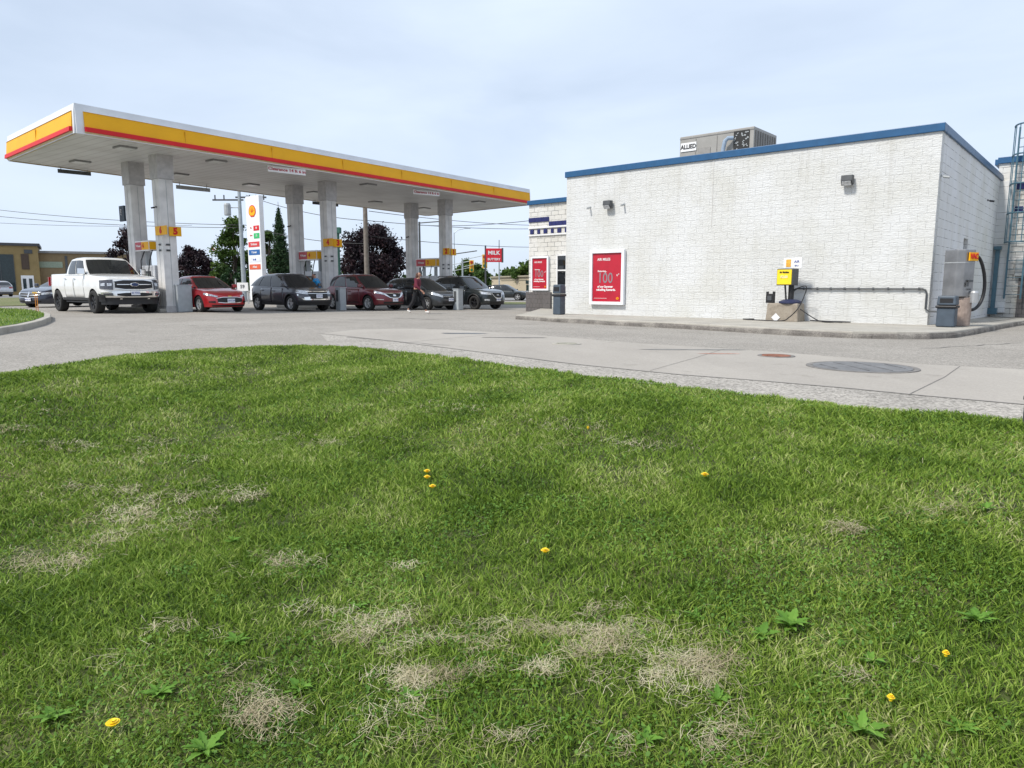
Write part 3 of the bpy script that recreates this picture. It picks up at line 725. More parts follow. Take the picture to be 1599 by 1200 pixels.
# conduit along the wall
t_ = MB(); p1 = SA(1246, 451, -.04); p2 = SA(1449, 453, -.04); p3 = SA(1452, 479, -.04)
ax, az = onfront(1246, 451); bx, bz = onfront(1448, 453); cx_, cz = onfront(1452, 478)
con = MB(); con.tube([S(ax + .15, -.05, az - .1), S(ax, -.05, az), S(bx + .1, -.05, az), S(bx + .03, -.05, az - .03), S(bx, -.05, az - .1), S(bx, -.05, az - .5), S(bx - .1, -.05, az - .56), S(bx - .3, -.05, az - .56)], .022, 8)
for k in range(9): a_ = ax + (bx - ax) * (k + .5) / 9; con.box(S(a_, -.04, az), (.04, .06, .07), rz=SITE)
tag(con.build('electrical_conduit', dgrey, smooth=False), 'thin dark conduit running along the white wall to the corner', 'conduit')

# ------------- vacuum by the side wall
def SB(px, py, a_): bb_, z_ = onside(px, py, a_); return bb_, z_
av = -.95      # metres right of the side wall plane
bL, _ = SB(1474, 440, av); bR, _ = SB(1519, 440, av)
vz1 = SB(1500, 391, av)[1]; vz0 = SB(1500, 470, av)[1]
# machine body: width seen between px 1476..1523
vc = P(1493, 508.5, zsw)
D_ = math.hypot(vc.x, vc.y)
vw = .62; 
t = thing('vacuum_machine', 'stainless steel coin vacuum with a yellow sign on a stone base by the side wall', 'vacuum', vc, R(22))
vt = 1.83
print('vac', vc, vt, bL, bR)
b = MB(); pr = [(-.34, .26), (-.34, -.1), (-.2, -.24), (.2, -.24), (.34, -.1), (.34, .26)]
pr = [(x * .86, y * .9) for x, y in pr]; b.prism(pr, .70, vt); b.build('cabinet', mat('vacuum_steel', (.27, .27, .275), .36, metal=.75, var=.25, scale=2.5), t, bevel=.02)
b = MB(); b.prism([(x * 1.015, y * 1.015) for x, y in pr], vt - .32, vt - .30); b.build('seam_band', greyp, t)
b = MB(); b.box((.02, -.251, vt - .75), (.16, .02, .05)); b.box((.02, -.251, vt - .95), (.05, .02, .04)); b.box((-.08, -.251, 1.0), (.06, .02, .1)); b.build('coin_slot', dgrey, t)
b = MB(); b.box((.06, -.245, vt - .17), (.30, .03, .20)); yv = b.build('sign', yellow, t); text('wording', 'VAC', .17, red, yv, (.06, -.268, vt - .17), bold=.006, sx=.8)
b = MB(); b.lathe([(.25, 0), (.26, .3), (.25, .68), (.001, .70)], 24, Matrix.Translation((.05, .0, 0))); b.build('stone_base', mat('pink_stone', (.30, .235, .20), .8, var=.2, scale=12, bump=.4), t, smooth=False)
b = MB(); b.lathe([(.11, 0), (.11, .24), (.08, .28), (.001, .29)], 16, Matrix.Translation((.16, -.26, .56))); b.build('dirt_canister', steel, t)
b = MB(); pts = []
for k in range(19):
    q = k / 18 * math.pi; pts.append((.30 + .42 * math.sin(q) * (1 - .2 * math.cos(q)), -.12, vt * .5 + .12 + (vt * .36) * math.cos(q)))
b.tube(pts, .038, 10); 
for p in pts[1:-1]:
    pass
b.build('hose', black, t, smooth=True)
# waste bin
def bin_(name, p, h, w_, lab, m, rz=SITE):
    t = thing(name, lab, 'bin', p, rz, 'waste bins by the store')
    k = w_ / 2
    b = MB(); b.prism([(-k * .86, -k * .86), (k * .86, -k * .86), (k * .86, k * .86), (-k * .86, k * .86)], 0, h * .62); b.build('bin_body', m, t, bevel=.03)
    b = MB(); b.prism([(-k, -k), (k, -k), (k, k), (-k, k)], h * .60, h * .68); b.build('bin_rim', black, t, bevel=.02)
    b = MB(); b.box((0, 0, h * .84), (w_ * .93, w_ * .93, h * .30), taper=.9); b.build('bin_lid', m, t, bevel=.03)
    b = MB(); b.box((0, -k * .90, h * .84), (w_ * .6, .02, h * .14)); b.build('bin_flap', black, t)
    return t
slate = mat('slate_bin', (.055, .075, .10), .55, var=.15)
pb_ = G(1478, 512.5); 
wp = P(1477, 510.5, .04)
bin_('waste_bin', wp, .74, .44, 'slate blue lidded waste bin beside the vacuum at the store corner', slate)
wp = P(873, 491.5, .04)
bin_('waste_bin', wp, 1.02, .36, 'dark blue waste bin at the left end of the front wall', slate)
# meter box on right wing
a_, z_ = onfront(1592, 418, SD)
t = thing('meter_box', 'grey utility meter box on the recessed right wing wall', 'meter box', S(a_ - .1, SD - .02, z_), SITE)
b = MB(); b.box((.1, -.1, 0), (.62, .2, .62)); b.build('box', greyp, t, bevel=.02); b = MB(); b.box((.12, -.21, .15), (.2, .02, .12)); b.build('window', dgrey, t)
# caged ladder
al, zl = onfront(1580, 470, SD - .3)
lp = S(al, SD - .12, 0); zt_ = onfront(1585, 200, SD - .3)[1]
t = thing('caged_ladder', 'tall blue green steel ladder with a safety cage up the right wing wall', 'ladder', (lp.x, lp.y, 0), SITE)
lb = .55
b = MB()
for x in (-.24, .24): b.box((x, -.2, (lb + zt_) / 2), (.05, .09, zt_ - lb))
b.build('rails', teal, t)
for k in range(int((zt_ - lb) / .3)):
    b = MB(); b.tube([(-.24, -.2, lb + .15 + k * .3), (.24, -.2, lb + .15 + k * .3)], .014, 6); b.build('rung', teal, t)
cage0 = onfront(1590, 379, SD - .3)[1]
b = MB()
def hoop(z):
    return [(.30 * math.cos(q) * 1.25, -.22 - .72 * math.sin(q), z) for q in [math.pi * k / 14 for k in range(15)]]
zs_ = [cage0 + k * (zt_ - cage0) / 4 for k in range(5)]
for z in zs_: b.tube(hoop(z), .028, 6)
for k in (1, 3, 5, 7, 9, 11, 13):
    h0 = hoop(cage0)[k]; b.tube([(h0[0], h0[1], cage0), (h0[0], h0[1], zt_)], .016, 6)
b.build('safety_cage', teal, t)
b = MB()
for z in (1.1, 2.4, 3.7): b.box((-.24, -.1, z), (.03, .2, .05)); b.box((.24, -.1, z), (.03, .2, .05))
b.build('wall_bracket', teal, t)
# downpipe next to the pilaster
a_, _ = onfront(1560, 420, SD)
t = MB(); t.box((0, -.1, 1.2), (.13, .12, 2.4)); t.box((0, -.14, .1), (.3, .22, .22)); t.box((0, -.14, 2.35), (.22, .2, .12))
tag(t.build('downpipe', teal, loc=S(a_ + .05, SD - .22, 0), rz=SITE), 'blue green downpipe at the foot of the white pilaster', 'pipe')

# ================================================================== THE CANOPY
HC = 6.0
cn = P(119, 207, HC); cr_ = P(827, 320, HC); cf = P(15, 251, HC); cb = P(667, 337, HC)
cc = (cn + cr_ + cf + cb) / 4
can = thing('fuel_canopy', 'long white flat canopy with yellow and red fascia over the fuel pumps', 'canopy', (cc.x, cc.y, 0), 0)
ctr = Vector((cc.x, cc.y, 0))
quad = [cn - ctr, cr_ - ctr, cb - ctr, cf - ctr]
quad = [Vector((p.x, p.y, 0)) for p in quad]
FH = .93
def soffit_mat():
    m = bpy.data.materials.new('soffit_panels'); m.use_nodes = True; N = m.node_tree; L = N.links; b = N.nodes['Principled BSDF']; b.inputs['Roughness'].default_value = .5
    t = N.nodes.new('ShaderNodeTexCoord'); mpn = N.nodes.new('ShaderNodeMapping'); mpn.inputs['Rotation'].default_value = (0, 0, -math.atan2((cr_ - cn).y, (cr_ - cn).x)); L.new(t.outputs['Object'], mpn.inputs[0])
    wv = N.nodes.new('ShaderNodeTexWave'); wv.bands_direction = 'X'; wv.inputs['Scale'].default_value = .78; L.new(mpn.outputs[0], wv.inputs[0])
    r = N.nodes.new('ShaderNodeValToRGB'); r.color_ramp.elements[0].position = .0; r.color_ramp.elements[0].color = (.53, .52, .52, 1); r.color_ramp.elements[1].position = .12; r.color_ramp.elements[1].color = (.66, .66, .66, 1)
    L.new(wv.outputs[0], r.inputs[0])
    n = N.nodes.new('ShaderNodeTexNoise'); n.inputs['Scale'].default_value = .7; n.inputs['Detail'].default_value = 6; L.new(t.outputs['Object'], n.inputs[0])
    r2 = N.nodes.new('ShaderNodeValToRGB'); r2.color_ramp.elements[0].position = .3; r2.color_ramp.elements[0].color = (.82, .81, .80, 1); r2.color_ramp.elements[1].position = .6; L.new(n.outputs[0], r2.inputs[0])
    mm = N.nodes.new('ShaderNodeMix'); mm.data_type = 'RGBA'; mm.blend_type = 'MULTIPLY'; mm.inputs[0].default_value = 1; L.new(r.outputs[0], mm.inputs[6]); L.new(r2.outputs[0], mm.inputs[7]); L.new(mm.outputs[2], b.inputs['Base Color'])
    return m
b = MB(); b.prism([(p.x, p.y) for p in quad], HC, HC + .1); b.build('soffit', soffit_mat(), can)
b = MB(); b.prism([(p.x * .99, p.y * .99) for p in quad], HC + .82, HC + .92); b.build('roof_deck', greyp, can)
# fascia: per side, profile swept; offsets outward
def side_frame(i):
    p = quad[i]; q = quad[(i + 1) % 4]; d = (q - p).normalized(); n = Vector((d.y, -d.x, 0)); return p, q, d, n
def band(bm, i, z0, z1, o0, o1, t0=0.0, t1=0.0, th=.06):
    p, q, d, n = side_frame(i); L_ = (q - p).length
    a = p + d * t0; c = q - d * t1
    vs = []
    for base in (a, c):
        for o_, z in ((o0 - th, z0), (o0, z0), (o1, z1), (o1 - th, z1)): vs.append(base + n * o_ + Vector((0, 0, z)))
    bm.add(vs, [(0, 1, 2, 3), (7, 6, 5, 4), (0, 4, 5, 1), (1, 5, 6, 2), (2, 6, 7, 3), (3, 7, 4, 0)])
fw, fy, frd, fu = MB(), MB(), MB(), MB()
for i in range(4):
    e0, e1 = ((.24, .08), (.1, .1), (.1, .1), (.0, .14))[i]
    band(fw, i, HC + .64, HC + FH, .04, .0, 0, 0)               # white top
    band(fy, i, HC + .20, HC + .70, .10, .05, e0, e1)             # yellow
    band(frd, i, HC + .05, HC + .20, .17, .15, e0, e1, th=.14)     # red lip, proud
    band(fu, i, HC - .03, HC + .05, .03, .10, e0, e1)
    band(fw, i, HC - .03, HC + .64, .06, .04, 0, 0, th=.05)        # white backing, shows at the corners
    # thin pale line between bands
    band(fw, i, HC + .695, HC + .71, .075, .07, e0, e1, th=.03)
fwm = mat('fascia_white', (.68, .70, .73), .4, var=.08, scale=1.2)
fw.build('fascia', fwm, can); fy.build('fascia_yellow_band', yellow, can); frd.build('fascia_red_lip', red, can)
for i, nj in ((0, 7), (3, 2)):
    p_, q_, d_, n_ = side_frame(i); L_ = (q_ - p_).length
    for k in range(1, nj):
        b = MB(); c_ = p_ + d_ * (L_ * k / nj) + n_ * .085 + Vector((0, 0, HC + .42)); b.box(c_, (.018, .03, .43), rz=math.atan2(d_.y, d_.x)); b.build('fascia_joint', mat('joint_brown', (.64, .33, .01), .6), can)
fu.build('fascia_under_trim', mat('trim_cream', (.62, .50, .30), .5), can)
# columns
COLS = {}
CROT = R(-38.5)
for key, px, py in (('1', 250.5, 243.5), ('2', 206.5, 255), ('3', 510.5, 284.5), ('4', 459, 290.5), ('5', 695, 312.5), ('6', 642, 318.5)):
    p = P(px, py, HC); g = gz(p.x, p.y); COLS[key] = Vector((p.x, p.y, g)); q = p - ctr
    w_ = .565
    b = MB(); b.box((q.x, q.y, (g + HC - .9) / 2), (w_, w_, HC - .9 - g), rz=CROT); c_o = b.build('column', colw, can, bevel=.02)
    b = MB(); b.box((q.x, q.y, HC - .45), (w_ + .07, w_ + .07, .9), rz=CROT); b.build('column_sleeve', mat('sleeve_grey', (.42, .41, .41), .5, var=.15), c_o); b = MB(); b.box((q.x, q.y, g + .1), (w_ + .08, w_ + .08, .3), rz=CROT); b.build('column_foot', MATS['sleeve_grey'], c_o)
    # seam down the face
    b = MB(); rm = Matrix.Rotation(CROT, 3, 'Z')
    for off in ((.0, -w_ / 2 - .002), (w_ / 2 + .002, .0)):
        v = rm @ Vector((off[0], off[1], 0)); b.box((q.x + v.x, q.y + v.y, (g + HC - .9) / 2), (.02, .006, HC - 1 - g), rz=CROT + (0 if off[0] == 0 else math.pi / 2))
    b.build('panel_seam', greyp, c_o)
# recessed soffit lights and small devices
lampoff = mat('lamp_diffuser', (.62, .63, .62), .3, var=.1)
for px, py in ((195, 230), (125, 252), (338, 251), (392, 288), (575, 288), (586, 315), (662, 325), (747, 315), (491, 300), (280, 272)):
    p = P(px, py, HC) - ctr
    b = MB(); b.box((p.x, p.y, HC - .03), (.62, .62, .06), rz=CROT); f_ = b.build('soffit_light', mat('lamp_frame', (.22, .22, .22), .5), can, bevel=.01)
    b = MB(); b.box((p.x, p.y, HC - .063), (.5, .5, .012), rz=CROT); b.build('diffuser', lampoff, f_)

# hanging signs under the canopy
def hang_sign(lab, px0, px1, py, D, h, m, rz, txt=None, nm='hanging_sign', drop=None):
    a = Q(px0, py, D); c = Q(px1, py, D); mid = (a + c) / 2
    wdt = (c - a).length / max(.3, abs(math.cos(rz)))
    t = thing(nm, lab, 'sign', mid, rz, 'signs hanging under the canopy edge')
    b = MB(); b.box((0, 0, 0), (wdt, .06, h)); pn = b.build('sign_panel', m, t, bevel=.008)
    if txt: text('wording', txt, h * .6, red, pn, (0, -.035, 0), bold=.004, sx=1.0)
    b = MB(); tp = HC - mid.z
    for x in (-wdt * .4, wdt * .4): b.tube([(x, 0, h / 2), (x, 0, tp)], .015, 6)
    b.build('hanger', greyp, t); return t
LA = math.atan2((cr_ - cn).y, (cr_ - cn).x)
def hs2(lab, p0, p1, zc, h, m, txt=None):
    # sign parallel to the long fascia, spanning the two soffit points
    a = P(*p0, zc); c = P(*p1, zc); mid = (a + c) / 2; rz = math.atan2((c - a).y, (c - a).x); wdt = (c - a).length
    t = thing('hanging_sign', lab, 'sign', mid, rz, 'signs hanging under the canopy edge')
    b = MB(); b.box((0, 0, 0), (wdt, .05, h)); pn = b.build('sign_panel', m, t, bevel=.008)
    if txt: text('wording', txt, h * .62, dred, pn, (0, -.03, 0), bold=.004, sx=1.3)
    b = MB(); 
    for x in (-wdt * .4, wdt * .4): b.tube([(x, 0, h / 2), (x, 0, HC - zc)], .015, 6)
    b.build('hanger', greyp, t)
hs2('left white strip sign with red wording under the front edge of the canopy', (418, 263), (477, 270), HC - .16, .26, white, 'Clearance 14 ft 6 in')
hs2('right white strip sign with red wording under the front edge of the canopy', (645, 299.5), (686, 303.5), HC - .16, .24, white, 'Clearance 14 ft 6 in')
hs2('long grey strip sign hanging under the back edge behind the tall front left column', (275, 292), (328, 297.5), HC - .25, .18, greyp)
hs2('dark strip sign under the back edge at the far left end of the canopy', (90, 267), (142, 272), HC - .16, .16, dgrey)
hs2('dark strip sign behind the middle front column at the back edge', (488, 317), (528, 321), HC - .2, .16, dgrey)

# pump islands, guard boxes, dispensers
def site_local(p): return p
guardm = mat('guard_grey', (.36, .39, .41), .55, var=.08)
IU = Vector((math.cos(CROT), math.sin(CROT), 0)); IV = Vector((-math.sin(CROT), math.cos(CROT), 0))
def island(fk, bk, nums, lab, gb_px, hdr, cover_lab):
    f, k = COLS[fk], COLS[bk]; mid = (f + k) / 2; g = gz(mid.x, mid.y)
    L_ = (f - k).length
    b = MB(); b.box((-.5, 0, .075), (L_ + 1.6, 1.2, .15)); isl_ = b.build('pump_island', concrete, bevel=.04, loc=(mid.x, mid.y, g), rz=CROT); tag(isl_, kind='structure')
    # guard box in front of the front column
    gl, gr, gt, gbm = gb_px
    gc = G((gl + gr) / 2, gbm); gp = Vector((gc.x, gc.y, gc.z)) + IV * .25 - IU * .25
    dist = gp.y; wpx = (gr - gl) / F * dist; gh = (447 - gt) / F * dist * 1.0 + H - gc.z
    k_ = gp.x / gp.y; wv = wpx / (IU.x - IU.y * k_ + IV.x - IV.y * k_)
    t = thing('guard_box', 'grey metal guard box at the foot of ' + lab, 'guard box', gp, CROT, 'grey guard boxes at the island ends')
    b = MB(); b.box((0, 0, gh / 2), (wv, wv * 1.0, gh)); b.build('housing', guardm, t, bevel=.03)
    b = MB(); b.box((-wv * .1, -wv / 2 - .005, gh * .66), (wv * .42, .03, gh * .5)); b.build('access_panel', dgrey, t)
    b = MB(); b.box((0, 0, gh + .01), (wv + .03, wv + .03, .04)); b.build('cap', guardm, t)
    # dispenser between the columns
    p = mid + IU * .1; ph = 1.75
    t = thing('fuel_pump', 'white fuel dispenser between the columns at ' + hdr[5], 'fuel pump', (p.x, p.y, g + .15), CROT, 'fuel pumps on the islands')
    b = MB(); b.box((0, 0, .85), (1.15, .55, 1.7)); b.build('cabinet', mat('pump_white', (.60, .61, .63), .4), t, bevel=.03)
    b = MB(); b.box((0, -.285, 1.25), (.5, .03, .45)); b.box((0, .285, 1.25), (.5, .03, .45)); sc_ = b.build('screen', dgrey, t)
    b = MB(); b.box((0, -.30, 1.28), (.34, .01, .22)); b.build('display', mat('lcd', (.20, .23, .22), .2), sc_)
    for x in (-.42, .42):
        b = MB(); b.box((x, -.32, 1.1), (.09, .1, .34)); b.tube([(x, -.36, 1.0), (x, -.46, .86), (x, -.42, .74)], .03, 8); b.build('nozzle', black, t)
        b = MB(); hp = [(x, -.3, 1.0), (x + .02, -.5, .55), (x + .12, -.5, .3), (x + .22 * (1 if x < 0 else -1), -.45, .7), (x * .9, -.35, 1.9), (x * .8, -.2, 2.3)]
        b.tube(hp, .022, 8); b.build('hose', black, t, smooth=True)
    for x in (-.5, .5):
        b = MB(); b.box((x, 0, 1.95), (.09, .2, .8)); b.build('sign_post', greyp, t)
    b = MB(); b.box((0, -.29, .55), (.9, .02, .5)); b.build('front_panel', white, t)
    # header sign
    hx0, hx1, hy0, hy1, hs = hdr[:5]
    hd = mid.y; hz1 = H + (447 - hy0) / F * hd * 1.0; hz0 = H + (447 - hy1) / F * hd; k_ = mid.x / mid.y; hw = ((hx1 - hx0) / F * hd - .3 * (IV.x - IV.y * k_)) / (IU.x - IU.y * k_)
    hc = Q((hx0 + hx1) / 2, (hy0 + hy1) / 2, hd); rel = Matrix.Rotation(-CROT, 3, 'Z') @ (hc - Vector((p.x, p.y, g + .15)))
    hh = (hy1 - hy0) / F * hd
    b = MB(); b.box((rel.x, rel.y, rel.z), (hw, .3, hh)); hb = b.build('header_sign', white, t, bevel=.01)
    b = MB(); b.box((rel.x - hw * .23, rel.y - .155, rel.z), (hw * .46, .02, hh * .74)); b.build('red_panel', dred, hb)
    b = MB(); b.box((rel.x + hw * .24, rel.y - .155, rel.z), (hw * .48, .02, hh * .74)); b.box((rel.x + hw * .5, rel.y, rel.z), (.02, .26, hh * .74)); b.build('yellow_panel', yellow, hb)
    text('wording', 'V-Power', hh * .3, ptext, hb, (rel.x - hw * .22, rel.y - .172, rel.z), bold=.004, sx=.9)
    text('number', hs, hh * .55, red, hb, (rel.x + hw * .12, rel.y - .172, rel.z), bold=.01)
    # number plates on the front column
    fp = f; w_ = .30
    npx = nums
    for n_i, (pl, pr, pt, pb2, s) in enumerate(npx):
        dpl = fp.y - .4; c0 = Q((pl + pr) / 2, (pt + pb2) / 2, dpl); wq = (pr - pl) / F * dpl; hq = (pb2 - pt) / F * dpl
        face = 0 if n_i == 0 else math.pi / 2
        if n_i == 0:
            rot = CROT; wl = wq / (IU.x - IU.y * fp.x / fp.y)
            # plane of the -IV face
            n = IV; r_ = ray((pl + pr) / 2, (pt + pb2) / 2); o_ = Vector((0, 0, H)); pp0 = fp - IV * (.3 + .03); tt = (pp0 - o_).dot(n) / r_.dot(n); loc = o_ + r_ * tt
        else:
            rot = CROT + math.pi / 2; wl = wq / (IV.x - IV.y * fp.x / fp.y)
            n = IU; r_ = ray((pl + pr) / 2, (pt + pb2) / 2); o_ = Vector((0, 0, H)); pp0 = fp + IU * (.3 + .03); tt = (pp0 - o_).dot(n) / r_.dot(n); loc = o_ + r_ * tt
        t2 = thing('number_plate', {0: 'yellow number plate with a red figure on the left face of ', 1: 'yellow number plate jutting out to the right of '}[n_i] + lab, 'number plate', loc, rot, 'pump number plates on the canopy columns')
        b = MB(); b.box((0, 0, 0), (wl, .04, hq)); pn = b.build('plate', yellow, t2, bevel=.006)
        text('number', s, hq * .95, red, pn, (0, -.028, 0), bold=.02)
    # little stickers below the plates
    b = MB(); zst = Q(nums[0][0], nums[0][3] + 16, fp.y).z
    for q_, o2 in ((IV, IU), (IU, -IV)):
        base = fp + (-IV if q_ is IV else IU) * .305
        for k_ in (0, 1):
            pos = base + (IU if q_ is IV else IV) * (.08 * (1 if q_ is IV else -1)) - ctr; b.box((pos.x, pos.y, zst - .22 * k_), (.16, .012, .07), rz=CROT + (0 if q_ is IV else math.pi / 2))
    b.build('sticker', dgrey, can)
island('1', '2', [(243, 260, 353.5, 367, '6'), (264, 283, 355, 369, '5')], 'the front left column', (263, 297, 446, 488), (211, 244, 377, 392.5, '6', 'the left island behind the white pickup'), '')
island('3', '4', [(505, 520, 373, 385, '4'), (521, 534, 374, 386, '3')], 'the middle front column', (523, 540, 450, 485.5), (466, 502, 392, 407, '4', 'the middle island behind the grey SUV'), '')
island('5', '6', [(692, 702, 388, 398, '2'), (704, 712, 389, 399, '1')], 'the right front column', (708, 724, 452, 485), (649, 686, 404, 417.5, '2', 'the right island near the dark hatchback'), '')
# devices on columns
def colpt(key, px, py, off=.3):
    n = IV; r_ = ray(px, py); o_ = Vector((0, 0, H)); pp0 = COLS[key] - IV * off; tt = (pp0 - o_).dot(n) / r_.dot(n); return o_ + r_ * tt
camera_fix(colpt('1', 244, 323.5), CROT, 'small black camera on the front left canopy column', m=black)
camera_fix(colpt('4', 454, 353), CROT, 'small black camera on the back middle canopy column', m=black)
camera_fix(colpt('6', 638, 370), CROT, 'small black camera on the back right canopy column', m=black)
p = colpt('2', 191, 334, .1)
t = thing('side_sign', 'small dark vertical sign fixed to the left side of the back left column', 'sign', p, CROT)
b = MB(); b.box((.02, 0, 0), (.46, .08, .64)); b.build('sign_panel', mat('dark_sign', (.015, .03, .045), .5), t, bevel=.01); text('wording', 'PAY', .15, ptext, t, (-.02, -.05, .05), (math.pi / 2, math.pi / 2, 0))

# ================================================================== VEHICLES
def lerp(a, b, t): return a + (b - a) * t
def pl(tab, x):
    if x <= tab[0][0]: return tab[0][1]
    for (x0, y0), (x1, y1) in zip(tab, tab[1:]):
        if x <= x1:
            t = (x - x0) / (x1 - x0); t = t * t * (3 - 2 * t) * .5 + t * .5
            return y0 + (y1 - y0) * t
    return tab[-1][1]

class Car:
    """Body shell as a function: perimeter position d (metres from nose centre) and height z -> surface point."""
    def __init__(s, L, W, zb, deck, p=9.0, qf=2.6, qr=3.0, nose=((0, .985), (.25, 1.0), (.6, .995), (1, .955)), side=((0, .95), (.2, .985), (.5, 1.0), (.8, .985), (1, .93)), tail=((0, .97), (.35, 1.0), (.7, .99), (1, .95))):
        s.L, s.W, s.zb, s.deck, s.p, s.qf, s.qr = L, W, zb, deck, p, qf, qr
        s.nose, s.side, s.tail = nose, side, tail
        a, w_ = L / 2, W / 2
        half = []
        def yx(y, q, sg): return sg * a * (1 - abs(y / w_) ** q) ** (1 / p)
        ys = np.linspace(0, .80, 9) * w_
        for y in ys: half.append((yx(y, qf, 1), y))
        x0 = half[-1][0]; xr = yx(.80 * w_, qr, -1)
        for x in np.linspace(x0, xr, 62)[1:-1]:
            q = qf if x > 0 else qr
            half.append((x, w_ * (1 - abs(x / a) ** p) ** (1 / q)))
        for y in ys[::-1]: half.append((yx(y, qr, -1), y))
        s.half = half
        d = [0]
        for (xa, ya), (xb, yb) in zip(half, half[1:]): d.append(d[-1] + math.hypot(xb - xa, yb - ya))
        s.d = d; s.D = d[-1]
    def base(s, d):
        sg = 1 if d >= 0 else -1; d = min(abs(d), s.D)
        import bisect
        i = min(max(bisect.bisect_right(s.d, d) - 1, 0), len(s.half) - 2)
        t = (d - s.d[i]) / (s.d[i + 1] - s.d[i]); a, b = s.half[i], s.half[i + 1]
        return lerp(a[0], b[0], t), sg * lerp(a[1], b[1], t)
    def fac(s, x, t):
        fy = pl(s.side, t); fx = pl(s.nose, t) if x > 0 else pl(s.tail, t); return fx, fy
    def ztop(s, x): return pl(s.deck, x)
    def pt(s, x0, y0, z):
        zt = s.ztop(x0); t = max(0, min(1, (z - s.zb) / (zt - s.zb))); fx, fy = s.fac(x0, t); return Vector((x0 * fx, y0 * fy, z))
    def surf(s, d, z, off=0.0):
        x0, y0 = s.base(d); p = s.pt(x0, y0, z)
        if off:
            xa, ya = s.base(d - .02 if abs(d) > .02 else d - .02); xb, yb = s.base(d + .02)
            t = Vector((xb - xa, yb - ya)); n = Vector((t.y, -t.x)).normalized()
            # d grows nose->left side: tangent (dx,dy); outward = right of travel
            if n.dot(Vector((x0, y0))) < 0: n = -n
            p = p + Vector((n.x, n.y, 0)) * off
        return p
    def d_at_x(s, x, sg=1):
        best = min(range(len(s.half)), key=lambda i: abs(s.half[i][0] - x) + (100 if not 8 <= i <= len(s.half) - 9 else 0))
        i = best
        # refine
        if s.half[i][0] < x: i -= 1
        a, b = s.half[i], s.half[i + 1]; t = (x - a[0]) / (b[0] - a[0]) if abs(b[0] - a[0]) > 1e-6 else 0
        return sg * lerp(s.d[i], s.d[i + 1], max(0, min(1, t)))
    def shell(s, m, wheels, R_, bed=None):
        ring = [(x, y) for x, y in s.half] + [(x, -y) for x, y in s.half[-2:0:-1]]
        n = len(ring); vs = []; fs = []
        ts = [0, .06, .14, .25, .38, .52, .66, .8, .9, .96, 1.0]
        for t in ts:
            for x, y in ring:
                zt = s.ztop(x); fx, fy = s.fac(x, t); vs.append((x * fx, y * fy, lerp(s.zb, zt, t)))
        k = len(ts)
        deck_s = [.985, .95, .86, .7, .45, .2]
        for q in deck_s:
            for x, y in ring:
                xx = x * lerp(1, q, .85); fx, fy = s.fac(x, 1); zt = s.ztop(xx); cr = .045 * (1 - q ** 2) * (1 if bed is None or xx > bed[1] else .3)
                vs.append((xx * fx, y * fy * q, zt + cr + .012 * (1 - (1 - min(1, (1 - q) / .1)) ** 2)))
        rows = k + len(deck_s)
        for i in range(rows - 1):
            for j in range(n): fs.append((i * n + j, i * n + (j + 1) % n, (i + 1) * n + (j + 1) % n, (i + 1) * n + j))
        # strip cap: join both sides of innermost ring
        o = (rows - 1) * n; h = len(s.half)
        for j in range(h - 1):
            a, b_ = o + j, o + j + 1; c, d_ = o + (n - j) % n, o + (n - j - 1) % n
            if j == 0: fs.append((a, b_, d_))
            elif j == h - 2: fs.append((a, b_, c))
            else: fs.append((a, b_, d_, c))
        for j in range(h - 1):
            a, b_ = j, j + 1; c, d_ = (n - j) % n, (n - j - 1) % n
            if j == 0: fs.append((a, d_, b_))
            elif j == h - 2: fs.append((a, c, b_))
            else: fs.append((a, c, d_, b_))
        b = MB(); b.add(vs, fs); o = b.build('body', [m, black], None, smooth=True)
        # wheel wells
        cut = MB()
        for wx in wheels:
            for sg in (-1, 1):
                Mx = Matrix.Translation((wx, sg * (s.W / 2 - .12), R_ + .01)) @ Matrix.Rotation(math.pi / 2, 4, 'X')
                cut.lathe([(R_ * 1.13, -.22), (R_ * 1.13, .22)], 28, Mx, close=True)
        if bed: 
            zz = s.ztop((bed[0] + bed[1]) / 2); cut.box(((bed[0] + bed[1]) / 2, 0, zz), (bed[1] - bed[0], s.W - .26, 1.0))
        co = cut.build('cutter', black)
        md = o.modifiers.new('b', 'BOOLEAN'); md.object = co; md.operation = 'DIFFERENCE'; md.solver = 'EXACT'
        try: md.material_mode = 'TRANSFER'
        except Exception: pass
        bake(o); bpy.data.objects.remove(co)
        try:
            o.data.polygons.foreach_set('use_smooth', [True] * len(o.data.polygons)); o.data.update()
            o.data.set_sharp_from_angle(angle=R(38))
        except Exception as ex: print(ex)
        return o

